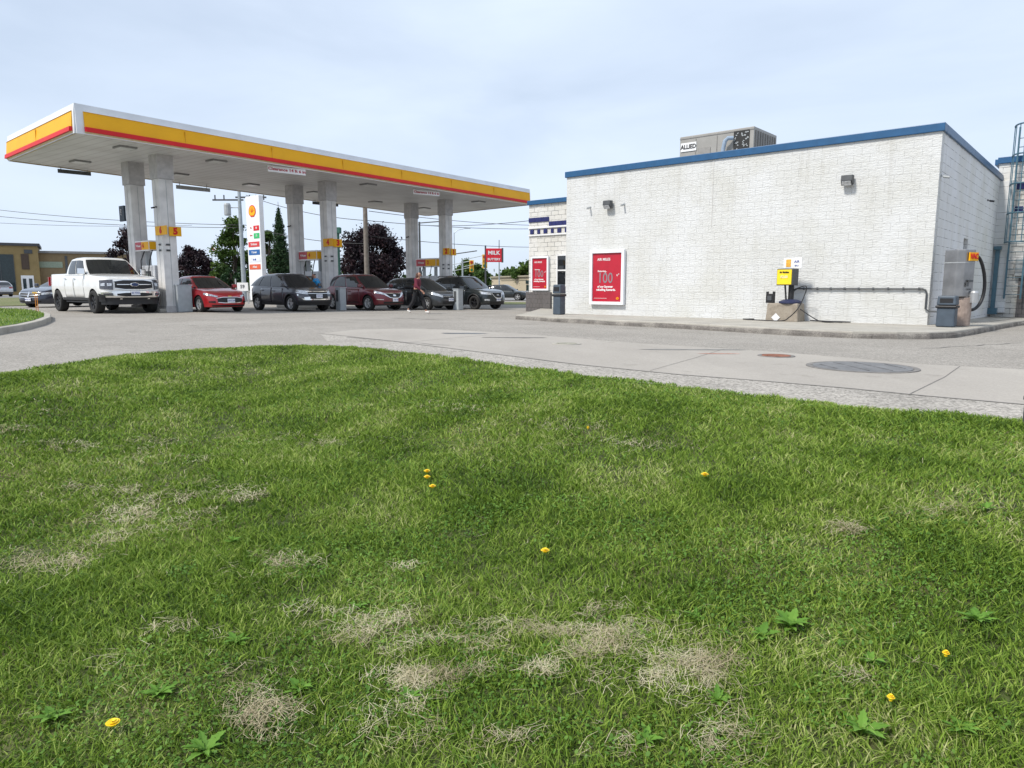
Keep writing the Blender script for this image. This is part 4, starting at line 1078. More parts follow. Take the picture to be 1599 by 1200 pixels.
def patch(car, name, m, parent, d0, d1, lo, up, off=.008, nd=10, nz=4, back=.03):
    """panel lying on the body: lo/up = heights at start,end (or lists)"""
    rows = []
    for j in range(nz + 1):
        r_ = []
        for i in range(nd + 1):
            t = i / nd; d = lerp(d0, d1, t)
            zl = pl([(k / (len(lo) - 1), v) for k, v in enumerate(lo)], t); zu = pl([(k / (len(up) - 1), v) for k, v in enumerate(up)], t)
            r_.append(car.surf(d, lerp(zl, zu, j / nz), off))
        rows.append(r_)
    # skirt back into the body
    def inward(r_, d_): return r_
    full = []
    def sk(j):
        r_ = []
        for i in range(nd + 1):
            t = i / nd; d = lerp(d0, d1, t); zl = pl([(k / (len(lo) - 1), v) for k, v in enumerate(lo)], t); zu = pl([(k / (len(up) - 1), v) for k, v in enumerate(up)], t)
            r_.append(car.surf(d, lerp(zl, zu, j / nz), off - back))
        return r_
    full = [sk(0)] + rows + [sk(nz)]
    full2 = []
    for jj, r_ in enumerate(full):
        j = min(max(jj - 1, 0), nz)
        s0 = sk(j)
        full2.append([s0[0]] + list(r_) + [s0[-1]])
    b = MB(); b.grid(full2); return b.build(name, m, parent, smooth=False)

def wheel(parent, x, y, R_, wd, rimm, spokes=5, dark=False, name='wheel'):
    sg = 1 if y > 0 else -1
    M = Matrix.Translation((x, y, R_)) @ Matrix.Rotation(-sg * math.pi / 2, 4, 'X')
    h = wd / 2; rr = R_ * .66
    b = MB(); b.lathe([(rr * .97, -h), (R_ * .93, -h), (R_ * .985, -h * .8), (R_, -h * .4), (R_, h * .4), (R_ * .985, h * .8), (R_ * .93, h), (rr * 1.02, h * .98), (rr * .97, h * .8)], 36, M)
    # hub is the wheel itself; tyre and rim are its pieces
    hb = MB(); hb.lathe([(rr * .3, -h * .5), (rr * .3, h * .50), (rr * .16, h * .60), (.001, h * .62)], 16, M); hub = hb.build(name, rimm, parent, smooth=False)
    b.build('tyre', rubber, hub, smooth=True)
    r_ = MB(); r_.lathe([(rr * .98, h * .82), (rr * .93, h * .86), (rr * .88, h * .6), (rr * .86, -h * .3)], 36, M)
    for k in range(spokes):
        for dv in ((-.16, .16) if spokes <= 6 else (0,)):
            a = 2 * math.pi * k / spokes + .2
            p0 = Vector((rr * .18 * math.cos(a), rr * .18 * math.sin(a), h * .52)); p1 = Vector((rr * .93 * math.cos(a + dv), rr * .93 * math.sin(a + dv), h * .66))
            mid = (p0 + p1) / 2; d = p1 - p0; an = math.atan2(d.y, d.x)
            bx = MB(); bx.box((0, 0, 0), (d.length, rr * .13, h * .16), rz=0)
            Ml = Matrix.Translation(mid) @ Matrix.Rotation(an, 4, 'Z')
            r_.add([M @ Ml @ Vector(v) for v in bx.v], bx.f)
    r_.build('rim', rimm, hub)
    br = MB(); br.lathe([(rr * .85, -h * .35), (.001, -h * .34)], 24, M); br.build('brake_disc', black, hub)
    return hub

def build_vehicle(name, label, cat, loc, rz, c):
    """c: dict of dimensions; x forward, y left, z up"""
    L, W, zb = c['L'], c['W'], c['zb']; car = Car(L, W, zb, c['deck'], **c.get('shape', {}))
    t = thing(name, label, cat, loc, rz, c.get('group'))
    paint = c['paint']; fx, rx = c['wf'], c['wr']; R_ = c['R']
    body = car.shell(paint, (fx, rx), R_, c.get('bed')); body.parent = t
    # greenhouse
    A0, A1, C1, C0 = c['cab']        # x of windscreen base, roof front, roof rear, rear base
    rt = c['roof']; yb = W / 2 * c.get('yb', .90); yt = W / 2 * c.get('yt', .68)
    bow0, bow1 = .16, .08
    def zbelt(x): return car.ztop(x) - .02
    def roofz(x): return pl(rt, x)
    def sidept(s_, q, sg, off=0):
        x0 = lerp(A0 - bow0 * .0, C0, s_); x1 = lerp(A1, C1, s_); z0 = zbelt(x0); z1 = roofz(x1) - .05
        # taper plan toward both ends
        k0 = 1 - .06 * abs(2 * s_ - 1) ** 3; k1 = 1 - .05 * abs(2 * s_ - 1) ** 3
        y = lerp(yb * k0, yt * k1, q) + .035 * math.sin(math.pi * q); return Vector((lerp(x0, x1, q), sg * (y + off), lerp(z0, z1, q)))
    def endpt(v, q, front, off=0):
        s_ = 0 if front else 1; e = sidept(s_, q, 1); bo = lerp(bow0, bow1, q) * (1 - v * v) * (1 if front else -.7)
        cr = .03 * (1 - v * v) * q
        return Vector((e.x + bo + (off if front else -off), e.y * v, e.z + cr + off * .5))
    b = MB(); ns, nq = 24, 6
    for sg in (1, -1): b.grid([[sidept(i / ns, j / nq, sg) for i in range(ns + 1)] for j in range(nq + 1)])
    for fr in (True, False): b.grid([[endpt(-1 + 2 * i / 12, j / nq, fr) for i in range(13)] for j in range(nq + 1)])
    rows = []
    for i in range(ns + 1):
        s_ = i / ns; e = sidept(s_, 1, 1); r_ = []
        for k in range(13):
            v = -1 + 2 * k / 12
            bo = bow1 * (1 - v * v) * (1 - s_) - .7 * bow1 * (1 - v * v) * s_
            av_ = abs(v); zz = e.z + .05 * (1 - max(0, (av_ - .8) / .2) ** 2) * (1 if 0 < s_ < 1 else .55) + .015 * (1 - v * v)
            if i == 0 or i == ns: zz = e.z + .03 * (1 - v * v)
            r_.append(Vector((e.x + bo, e.y * v, zz)))
        rows.append(r_)
    b.grid(rows)
    cab = b.build('roof', c.get('roofm', paint), t, smooth=True)
    bmx = bmesh.new(); bmx.from_mesh(cab.data); bmesh.ops.remove_doubles(bmx, verts=bmx.verts, dist=.002); bmesh.ops.recalc_face_normals(bmx, faces=bmx.faces); bmx.to_mesh(cab.data); bmx.free()
    try: cab.data.set_sharp_from_angle(angle=R(35))
    except Exception: pass
    def pane(nm, fn, u0, u1, q0, q1, parent=t, m=glass, nu=8):
        rr = [[fn(lerp(u0, u1, i / nu), lerp(q0, q1, j / 5), .012) for i in range(nu + 1)] for j in range(6)]
        bb = [[fn(lerp(u0, u1, i / nu), lerp(q0, q1, j / 5), -.02) for i in range(nu + 1)] for j in range(6)]
        rows2 = [[bb[j][0]] + rr[j] + [bb[j][-1]] for j in range(6)]
        rows2 = [[bb[0][0]] + bb[0] + [bb[0][-1]]] + rows2 + [[bb[5][0]] + bb[5] + [bb[5][-1]]]
        g = MB(); g.grid(rows2); o = g.build(nm, m, parent, smooth=False)
        return o
    pane('windscreen', lambda u, q, o_: endpt(u, q, True, o_), -.94, .94, .03, .95, nu=14)
    if not c.get('norear'): pane('rear_window', lambda u, q, o_: endpt(u, q, False, o_), -.88, .88, .12, .92, nu=12)
    for sg in (1, -1):
        for (u0, u1) in c['windows']:
            pane('side_window', (lambda u, q, o_, sg=sg: sidept(u, q, sg, o_)), u0, u1, .06, .90)
    # wiper cowl line
    # doors
    doorm = paint
    for sg in (1, -1):
        for (x1_, x0_) in c['doors']:
            d0, d1 = car.d_at_x(x1_, sg), car.d_at_x(x0_, sg)
            zt = min(car.ztop(x0_), car.ztop(x1_)) - .05; zl = zb + c.get('sill', .10)
            # dark gap behind, then the panel
            gp = patch(car, 'door', black, t, d0 + sg * -.014, d1 + sg * .014, [zl - .014] * 2, [zt + .012] * 2, off=.002, nd=8, nz=5, back=.03)
            patch(car, 'door_skin', paint, gp, d0, d1, [zl] * 2, [zt] * 2, off=.007, nd=10, nz=6, back=.02).data.polygons.foreach_set('use_smooth', [False] * 0 or [True] * ((10 + 2) * (6 + 2)))
            hx = x0_ + .16; p = car.surf(car.d_at_x(hx, sg), zt - .10, .03)
            hb = MB(); hb.box(p, (.2, .03, .035)); hb.build('handle', c.get('handlem', paint), gp, bevel=.008)
        # mirror
        mp_ = sidept(.05, .06, sg, .0); mb = MB(); mb.box(mp_ + Vector((-.02, sg * .16, .10)), (.12, .20, .15) if not c.get('bigm') else (.14, .24, .24), taper=.9); mm_ = mb.build('mirror', c.get('mirrorm', paint), t, bevel=.03)
        mb = MB(); mb.tube([mp_ + Vector((0, -sg * .02, .02)), mp_ + Vector((-.02, sg * .1, .05))], .025, 6); mb.build('mirror_arm', black, mm_)
        if c.get('cladding'):
            for wx in (fx, rx):
                pts = []
                for k in range(15):
                    a = math.pi * k / 14; X = wx + R_ * 1.19 * math.cos(a); Z = R_ + .01 + R_ * 1.19 * math.sin(a)
                    X = max(min(X, L / 2 - .12), -L / 2 + .12)
                    d_ = car.d_at_x(X / 1.0, sg); pts.append(car.surf(d_, max(Z, zb + .02), .004))
                cb_ = MB(); cb_.tube(pts, .035, 6); cb_.build('wheel_arch_trim', black, t)
        d0, d1 = car.d_at_x(fx - R_ * 1.2, sg), car.d_at_x(rx + R_ * 1.2, sg)
        patch(car, 'sill_trim', black if c.get('cladding') else c.get('sillm', paint), t, d0, d1, [zb - .02] * 2, [zb + .08] * 2, off=.012, nd=10, nz=1)
    # bumper valance: dark lower grille across nose
    for f in c['front']:
        nm, m_, d0, d1, lo, up = f[:6]; off = f[6] if len(f) > 6 else .012
        sides = (1, -1)
        for sg in sides:
            o = patch(car, nm, m_, t, d0 * sg, d1 * sg, lo, up, off=off, nd=12, nz=4)
    for (nm, m_, d0, d1, lo, up) in c.get('rear', []):
        for sg in (1, -1):
            patch(car, nm, m_, t, sg * (car.D - d0), sg * (car.D - d1), lo, up, off=.012)
    # plate
    pz = c['plate']; p = car.surf(0, pz, c.get('poff', .035)); pb = MB(); pb.box(p, (.02, .31, .155)); pn = pb.build('licence_plate', plate_m, t, bevel=.004)
    text('number', c.get('ptxt', 'CKRD 417'), .072, platetxt, pn, (p.x + .012, 0, p.z), (math.pi / 2, 0, math.pi / 2), ext=.002)
    # wheels
    for wx in (fx, rx):
        for sg in (1, -1): wheel(t, wx, sg * (W / 2 - .13), R_, c.get('tw', .22), c['rim'], c.get('spokes', 5))
    return t, car, sidept

def paintm(n, colr, metal=.5, rough=.3, flake=.06): return mat(n, colr, rough, metal=metal, var=flake, scale=3, coat=1.0)
pw = paintm('paint_white', (.72, .72, .71), 0, .4); pr_ = paintm('paint_red', (.45, .008, .014), .1, .35); pg = paintm('paint_charcoal', (.045, .047, .06), .5, .35)
pmr = paintm('paint_maroon', (.13, .008, .016), .35, .32); pdg = paintm('paint_graphite', (.035, .040, .045), .5, .35); pbk = paintm('paint_black_green', (.016, .022, .024), .4, .3)
pdb = paintm('paint_dark_blue', (.03, .035, .055), .4, .3); psv = paintm('paint_silver', (.55, .55, .56), .5, .35)
alloy = mat('alloy', (.55, .55, .55), .3, metal=.35); dalloy = mat('dark_alloy', (.06, .06, .065), .35, metal=.7)
lampc = mat('headlamp', (.50, .52, .55), .08, metal=.35, var=.5, scale=22, coat=1); lampd = mat('headlamp_dark', (.06, .06, .07), .08, metal=.3, var=.6, scale=22, coat=1)
tail = mat('tail_lamp', (.35, .01, .01), .2, coat=1); mesh_b = mat('grille_black', (.008, .008, .009), .55)

HD = R(-40.0)
hv = Vector((math.cos(HD), math.sin(HD), 0)); lv = Vector((-math.sin(HD), math.cos(HD), 0))
def place(px, py, c, hd=HD, which='f'):
    """stand the right front (or rear) tyre on the ground point seen at px,py"""
    g = G(px, py); h_ = Vector((math.cos(hd), math.sin(hd), 0)); l_ = Vector((-math.sin(hd), math.cos(hd), 0))
    ctr_ = Vector((g.x, g.y, 0)) - h_ * (c['wf'] if which == 'f' else c['wr']) + l_ * (c['W'] / 2 - .13)
    return Vector((ctr_.x, ctr_.y, gz(ctr_.x, ctr_.y)))
GR = 'vehicles standing at the fuel pumps'
# ---- white pickup
c = dict(L=5.85, W=2.14, zb=.50, R=.43, tw=.30, wf=1.88, wr=-1.82, paint=pw, rim=dalloy, spokes=6, group=GR,
    deck=[(-2.95, 1.38), (-2.85, 1.48), (-1.0, 1.48), (-.9, 1.46), (.95, 1.45), (1.3, 1.44), (2.3, 1.37), (2.75, 1.32), (2.95, 1.26)],
    shape=dict(p=14, qf=3.6, qr=6, nose=((0, .985), (.2, 1.0), (.75, .995), (1, .965)), side=((0, .955), (.25, .985), (.5, 1.0), (.85, .985), (1, .955)), tail=((0, .99), (1, .99))),
    cab=(1.22, .42, -.86, -1.02), roof=[(-1.1, 2.06), (-.6, 2.10), (.1, 2.11), (.5, 2.08)], yt=.74, yb=.93, bed=(-2.72, -1.12),
    windows=[(.05, .44), (.48, .86)], doors=[(1.02, .02), (-.02, -.95)], sill=.08, bigm=True, mirrorm=chrome, handlem=chrome,
    plate=.76, poff=.085, ptxt='BK 72904', sillm=black,
    front=[('grille', mesh_b, 0.0001, .66, [.90, .90, .95], [1.23, 1.23, 1.18], .02),
           ('grille_surround', chrome, .0001, .70, [1.228, 1.228, 1.18], [1.25, 1.25, 1.20], .03), ('grille_surround', chrome, .0001, .66, [.885, .885, .93], [.902, .902, .95], .03),
           ('grille_bar', chrome, .0001, .60, [1.06, 1.06], [1.085, 1.085], .032), 
           ('headlight', lampd, .72, 1.22, [.88, .92], [1.25, 1.22], .02), ('headlight_lens', lampc, .76, .90, [1.02, 1.02], [1.12, 1.12], .03), ('headlight_lens', lampc, .98, 1.14, [1.02, 1.02], [1.12, 1.11], .03),
           ('bumper', chrome, .0001, 1.16, [.60, .60, .60], [.83, .83, .78], .05), ('lower_grille', mesh_b, .0001, .62, [.635, .635, .67], [.77, .77, .74], .062), ('fog_lamp', lampd, .74, 1.04, [.66, .68], [.76, .75], .062), ('bumper_corner', black, 1.0, 1.30, [.45, .45], [.70, .74], .056),
           ('air_dam', black, .0001, 1.22, [.34, .34], [.59, .59], .03), ('tow_hook', chrome, .46, .54, [.53, .53], [.565, .565], .05)])
p = place(153, 489.8, c)
t, car, sp_ = build_vehicle('pickup_truck', 'large white crew cab pickup with a chrome nose at the left pump island', 'pickup truck', p, HD, c)
e = MB(); e.lathe([(.13, 0), (.13, .02), (.11, .035), (.001, .04)], 28, Matrix.Translation(car.surf(0, 1.07, .045)) @ Matrix.Rotation(math.pi / 2, 4, 'Y') @ Matrix.Diagonal((.62, 1.25, 1, 1))); e.build('badge', chrome, t)
e = MB(); e.lathe([(.105, .036), (.10, .044), (.001, .046)], 28, Matrix.Translation(car.surf(0, 1.07, .045)) @ Matrix.Rotation(math.pi / 2, 4, 'Y') @ Matrix.Diagonal((.58, 1.25, 1, 1))); e.build('badge_face', mat('badge_navy', (.02, .04, .12), .3), t)
# running boards and axle underneath
e = MB(); e.box((0, .9, .42), (2.3, .16, .05)); e.box((0, -.9, .42), (2.3, .16, .05)); e.box((0, 0, .47), (4.4, .9, .16)); e.box((c['wf'], 0, .40), (.14, 1.7, .14)); e.box((c['wr'], 0, .40), (.2, 1.7, .2)); e.build('underbody', black, t)
e = MB()
for sg in (1, -1): e.box((-2.87, sg * .96, 1.2), (.06, .14, .36))
e.build('tail_light', tail, t, bevel=.01)
patch(car, 'tail_light_side', tail, t, -car.d_at_x(-2.50), -car.d_at_x(-2.82), [1.06, 1.06], [1.42, 1.42], off=.012)

def under(t, c):
    e = MB(); e.box((0, 0, c['zb'] + .02), (c['L'] * .8, c['W'] * .72, .12)); e.box((c['wf'], 0, c['R'] * .9), (.12, c['W'] * .8, .1)); e.box((c['wr'], 0, c['R'] * .9), (.12, c['W'] * .8, .1)); e.build('underbody', black, t)
# ---- red sedan
c = dict(L=4.6, W=1.79, zb=.22, R=.325, wf=1.36, wr=-1.34, paint=pr_, rim=alloy, spokes=5, group=GR,
    deck=[(-2.3, .86), (-2.1, 1.02), (-1.5, 1.04), (-.9, 1.0), (.8, .955), (1.15, .93), (1.8, .84), (2.15, .74), (2.3, .64)],
    shape=dict(p=8.5, qf=2.5, qr=3), cab=(1.12, .20, -.95, -1.75), roof=[(-1.2, 1.36), (-.6, 1.44), (-.1, 1.46), (.3, 1.44)], yt=.66, yb=.90,
    windows=[(.06, .46), (.49, .80)], doors=[(.85, -.12), (-.16, -1.0)], plate=.47, ptxt='CBVF 204',
    front=[('grille', mesh_b, .0001, .52, [.39, .39, .42], [.60, .60, .55], .016), ('grille_trim', chrome, .0001, .56, [.60, .60, .56], [.618, .618, .575], .03), ('badge', mat('gold_badge', (.6, .42, .12), .3, metal=.8), .0001, .07, [.625, .625], [.665, .665], .035),
           ('grille_trim', chrome, .0001, .5, [.375, .375, .40], [.392, .392, .415], .025), ('headlight', lampc, .50, 1.10, [.60, .66, .70], [.66, .735, .78], .016),
           ('fog_recess', mesh_b, .60, .86, [.38, .40], [.46, .45], .014), ('air_dam', mesh_b, .0001, .75, [.24, .24], [.30, .30], .016)],
    rear=[('tail_light', tail, .45, .95, [.72, .74], [.86, .86])])
p = place(315, 487.8, c); t, car, _ = build_vehicle('sedan', 'bright red compact sedan with pale headlights beside the white pickup', 'car', p, HD, c); under(t, c)
# ---- charcoal crossover
c = dict(L=4.36, W=1.81, zb=.30, R=.345, wf=1.30, wr=-1.37, paint=pg, rim=alloy, spokes=5, group=GR, cladding=True,
    deck=[(-2.2, .95), (-2.05, 1.12), (-1.2, 1.10), (.7, 1.04), (1.0, 1.02), (1.7, .96), (2.02, .90), (2.2, .80)],
    shape=dict(p=9, qf=2.7, qr=3.2), cab=(1.08, .35, -1.45, -2.02), roof=[(-1.6, 1.54), (-.9, 1.62), (-.1, 1.64), (.4, 1.61)], yt=.70, yb=.91,
    windows=[(.06, .40), (.43, .72), (.75, .90)], doors=[(.80, -.08), (-.12, -1.02)], plate=.66, ptxt='CTEM 163',
    front=[('grille', mesh_b, .0001, .46, [.56, .56, .60], [.86, .86, .84], .014), ('grille_bar', chrome, .0001, .60, [.845, .845, .84], [.875, .875, .90], .03), ('grille_bar', chrome, .0001, .5, [.765, .765], [.785, .785], .03),
           ('headlight', lampc, .52, 1.05, [.74, .80], [.90, .94], .016), ('chrome_blade', chrome, .44, .98, [.50, .52, .70], [.64, .62, .76], .03), ('fog_lamp', lampd, .68, .92, [.56, .58], [.72, .72], .036),
           ('bumper_trim', chrome, .0001, .72, [.50, .50], [.545, .545], .035), ('air_dam', black, .0001, 1.0, [.28, .28], [.48, .48], .02)],
    rear=[('tail_light', tail, .5, 1.0, [.85, .88], [1.02, 1.02])])
p = place(457, 486.6, c); t, car, _ = build_vehicle('crossover', 'charcoal grey crossover with a chrome nose left of the middle column', 'car', p, HD, c); under(t, c)
# ---- maroon SUV
c = dict(L=4.66, W=1.84, zb=.27, R=.35, wf=1.42, wr=-1.32, paint=pmr, rim=alloy, spokes=6, group=GR,
    deck=[(-2.33, .95), (-2.15, 1.14), (-1.2, 1.13), (.7, 1.06), (1.1, 1.03), (1.8, .96), (2.15, .88), (2.33, .78)],
    shape=dict(p=9, qf=2.5, qr=3.2), cab=(1.15, .25, -1.5, -2.12), roof=[(-1.7, 1.60), (-.9, 1.69), (-.1, 1.70), (.3, 1.67)], yt=.68, yb=.90,
    windows=[(.06, .40), (.43, .72), (.75, .91)], doors=[(.85, -.08), (-.12, -1.05)], plate=.50, ptxt='CMPJ 388',
    front=[('grille', mesh_b, .0001, .44, [.60, .62, .68], [.80, .80, .79], .016), ('grille_wing', chrome, .0001, .50, [.57, .59, .70], [.60, .62, .78], .03), ('badge', chrome, .0001, .08, [.67, .67], [.76, .76], .04), ('grille_trim', chrome, .0001, .46, [.80, .80], [.82, .82], .03),
           ('headlight', lampc, .48, 1.05, [.72, .78, .82], [.80, .88, .93], .016), ('fog_trim', chrome, .62, .92, [.50, .52], [.525, .545], .03), ('lower_grille', mesh_b, .0001, .62, [.33, .33], [.42, .42], .014), ('air_dam', mesh_b, .0001, .9, [.25, .25], [.30, .30], .016)],
    rear=[('tail_light', tail, .5, 1.0, [.85, .88], [1.02, 1.02])])
p = place(577, 485.2, c); t, car, _ = build_vehicle('suv', 'dark maroon SUV standing right of the middle column', 'car', p, HD, c); under(t, c)
# ---- graphite hatch
c = dict(L=4.4, W=1.80, zb=.24, R=.33, wf=1.36, wr=-1.32, paint=pdg, rim=alloy, spokes=7, group=GR,
    deck=[(-2.2, .92), (-2.0, 1.08), (-1.2, 1.06), (.8, .99), (1.2, .96), (1.8, .87), (2.05, .78), (2.2, .68)],
    shape=dict(p=8, qf=2.3, qr=3.2), cab=(1.35, .25, -1.55, -2.0), roof=[(-1.7, 1.50), (-.9, 1.57), (-.1, 1.58), (.3, 1.55)], yt=.68, yb=.90,
    windows=[(.10, .46), (.49, .74), (.77, .91)], doors=[(.85, -.10), (-.14, -1.02)], plate=.52, ptxt='BHTL 650',
    front=[('grille', mesh_b, .0001, .42, [.58, .58], [.66, .66], .016), ('grille_bar', chrome, .0001, .42, [.655, .655], [.675, .675], .03), ('headlight', lampc, .44, 1.02, [.62, .70, .76], [.72, .82, .90], .016),
           ('lower_grille', mesh_b, .0001, .5, [.30, .30], [.44, .44], .014), ('fog_lamp', lampd, .62, .78, [.38, .38], [.44, .44], .02)],
    rear=[('tail_light', tail, .5, 1.0, [.8, .84], [1.0, 1.0])])
p = place(668, 484.6, c); t, car, _ = build_vehicle('hatchback', 'graphite grey hatchback behind the walking person near the right column', 'car', p, HD, c); under(t, c)
# ---- black green SUV
c = dict(L=4.66, W=1.84, zb=.28, R=.36, wf=1.42, wr=-1.30, paint=pbk, rim=dalloy, spokes=5, group=GR, cladding=True,
    deck=[(-2.33, .98), (-2.15, 1.15), (-1.2, 1.13), (.7, 1.08), (1.1, 1.06), (1.8, 1.0), (2.15, .93), (2.33, .83)],
    shape=dict(p=9, qf=2.6, qr=3.2), cab=(1.12, .30, -1.5, -2.1), roof=[(-1.7, 1.62), (-.9, 1.71), (-.1, 1.72), (.3, 1.69)], yt=.69, yb=.90,
    windows=[(.06, .40), (.43, .72), (.75, .91)], doors=[(.82, -.08), (-.12, -1.05)], plate=.52, ptxt='CRWN 941',
    front=[('grille', mesh_b, .0001, .34, [.60, .62, .70], [.86, .86, .86], .016), ('chrome_v', chrome, .0001, .42, [.56, .58, .80], [.61, .64, .88], .03), ('badge', chrome, .0001, .07, [.72, .72], [.80, .80], .04),
           ('headlight', lampc, .44, 1.02, [.76, .80], [.88, .93], .016), ('fog_lamp', lampc, .58, .86, [.46, .47], [.55, .55], .02), ('lower_grille', mesh_b, .0001, .55, [.32, .32], [.42, .42], .014), ('air_dam', black, .0001, 1.0, [.26, .26], [.32, .32], .016)],
    rear=[('tail_light', tail, .5, 1.0, [.85, .88], [1.05, 1.05])])
p = place(742, 483.6, c); t, car, _ = build_vehicle('suv', 'blackish green SUV with roof rails at the right end of the canopy', 'car', p, HD, c); under(t, c)
e = MB()
for sg in (1, -1): e.tube([(.1, sg * .60, 1.70), (.0, sg * .60, 1.75), (-1.4, sg * .60, 1.72), (-1.5, sg * .60, 1.66)], .02, 6)
e.build('roof_rail', dalloy, t)
# ---- dark sedan behind the pickup
c = dict(L=4.9, W=1.87, zb=.22, R=.34, wf=1.45, wr=-1.40, paint=pdb, rim=alloy, spokes=6,
    deck=[(-2.45, .9), (-2.25, 1.06), (-1.5, 1.07), (.8, .99), (1.2, .96), (1.9, .88), (2.28, .80), (2.45, .72)],
    shape=dict(p=9, qf=2.5, qr=3), cab=(1.15, .15, -1.0, -1.85), roof=[(-1.2, 1.38), (-.6, 1.46), (-.1, 1.47), (.3, 1.45)], yt=.66, yb=.90,
    windows=[(.06, .46), (.49, .80)], doors=[(.9, -.12), (-.16, -1.05)], plate=.40, ptxt='BRDA 772',
    front=[('grille', mesh_b, .04, .58, [.48, .50, .60], [.70, .72, .74], .016), ('grille_bar', chrome, .04, .58, [.69, .71], [.72, .735], .03), ('grille_bar', chrome, .04, .56, [.58, .60], [.60, .62], .028), ('grille_bar', chrome, .04, .5, [.465, .49], [.485, .51], .03), ('badge', chrome, .0001, .035, [.5, .5], [.76, .76], .04),
           ('headlight', lampc, .60, 1.12, [.62, .66], [.72, .76], .016), ('lower_grille', mesh_b, .0001, .6, [.27, .27], [.34, .34], .014)],
    rear=[('tail_light', tail, .4, 1.0, [.75, .78], [.92, .92])])
g = G(54, 480.5); hd = R(-100)
h_ = Vector((math.cos(hd), math.sin(hd), 0)); p = Vector((g.x, g.y, 0)) - h_ * (c['L'] / 2 - .3); p.z = gz(p.x, p.y)
t, car, _ = build_vehicle('sedan', 'dark blue grey sedan with a split grille partly hidden behind the white pickup', 'car', p, hd, c); under(t, c)
# ---- far silver SUV seen from behind, far dark sedan
c = dict(L=4.6, W=1.84, zb=.30, R=.35, wf=1.42, wr=-1.32, paint=psv, rim=alloy, spokes=5,
    deck=[(-2.33, .98), (-2.15, 1.12), (-1.2, 1.12), (.7, 1.06), (1.8, .97), (2.15, .88), (2.33, .78)],
    shape=dict(p=9, qf=2.5, qr=3.4), cab=(1.15, .25, -1.6, -2.12), roof=[(-1.7, 1.60), (-.9, 1.69), (-.1, 1.70), (.3, 1.67)], yt=.70, yb=.90,
    windows=[(.06, .40), (.43, .72), (.75, .91)], doors=[(.85, -.08), (-.12, -1.05)], plate=.50, ptxt='CAXY 510',
    front=[('headlight', lampc, .48, 1.05, [.72, .8], [.85, .93], .016), ('grille', mesh_b, .0001, .42, [.55, .55], [.8, .8], .016)],
    rear=[('tail_light', tail, .42, 1.05, [.88, .90], [1.04, 1.04]), ('bumper', black, .0001, .95, [.32, .32], [.48, .48])])
p = G(-4, 463.5); t, car, _ = build_vehicle('suv', 'silver SUV with red tail lights parked far off before the brick building', 'car', p, R(145), c); under(t, c)
c = dict(c); c['paint'] = pbk; c['roof'] = [(-1.7, 1.36), (-.9, 1.46), (-.1, 1.48), (.3, 1.44)]; c['deck'] = [(-2.33, .8), (-2.15, .98), (-1.2, .98), (.7, .92), (1.8, .84), (2.15, .76), (2.33, .66)]; c['cab'] = (1.15, .25, -1.1, -1.85)
p = G(789, 469.5); t, car, _ = build_vehicle('sedan', 'dark sedan parked far off just right of the black green SUV', 'car', p, R(-15), c); under(t, c)

# ================================================================== BACKGROUND
purple = leaf_mat('copper_beech_leaf', [(.005, .004, .007), (.011, .008, .012), (.022, .013, .018), (.045, .022, .026)], .12, .8)
green1 = leaf_mat('leaf_green', [(.012, .03, .006), (.03, .065, .012), (.06, .11, .02), (.10, .16, .03)], .3, .5)
green2 = leaf_mat('spruce_green', [(.010, .03, .012), (.022, .058, .020), (.05, .095, .035)], .15, .8)
bark = mat('bark', (.07, .055, .045), .9, var=.3, scale=8, bump=.5)

def leaves(name, pts, size, m, parent, rgen, squash=.7):
    n = len(pts); a = rgen.normal(size=(n, 3)); a /= np.linalg.norm(a, axis=1)[:, None]
    b_ = rgen.normal(size=(n, 3)); b_ -= (b_ * a).sum(1)[:, None] * a; b_ /= np.linalg.norm(b_, axis=1)[:, None]
    s = size * rgen.uniform(.6, 1.3, (n, 1))
    V = np.stack([pts + a * s, pts + b_ * s * squash, pts - a * s, pts - b_ * s * squash], 1).reshape(-1, 3)
    Fc = np.arange(n * 4).reshape(-1, 4)
    return mesh_np(name, V, Fc, m, parent)

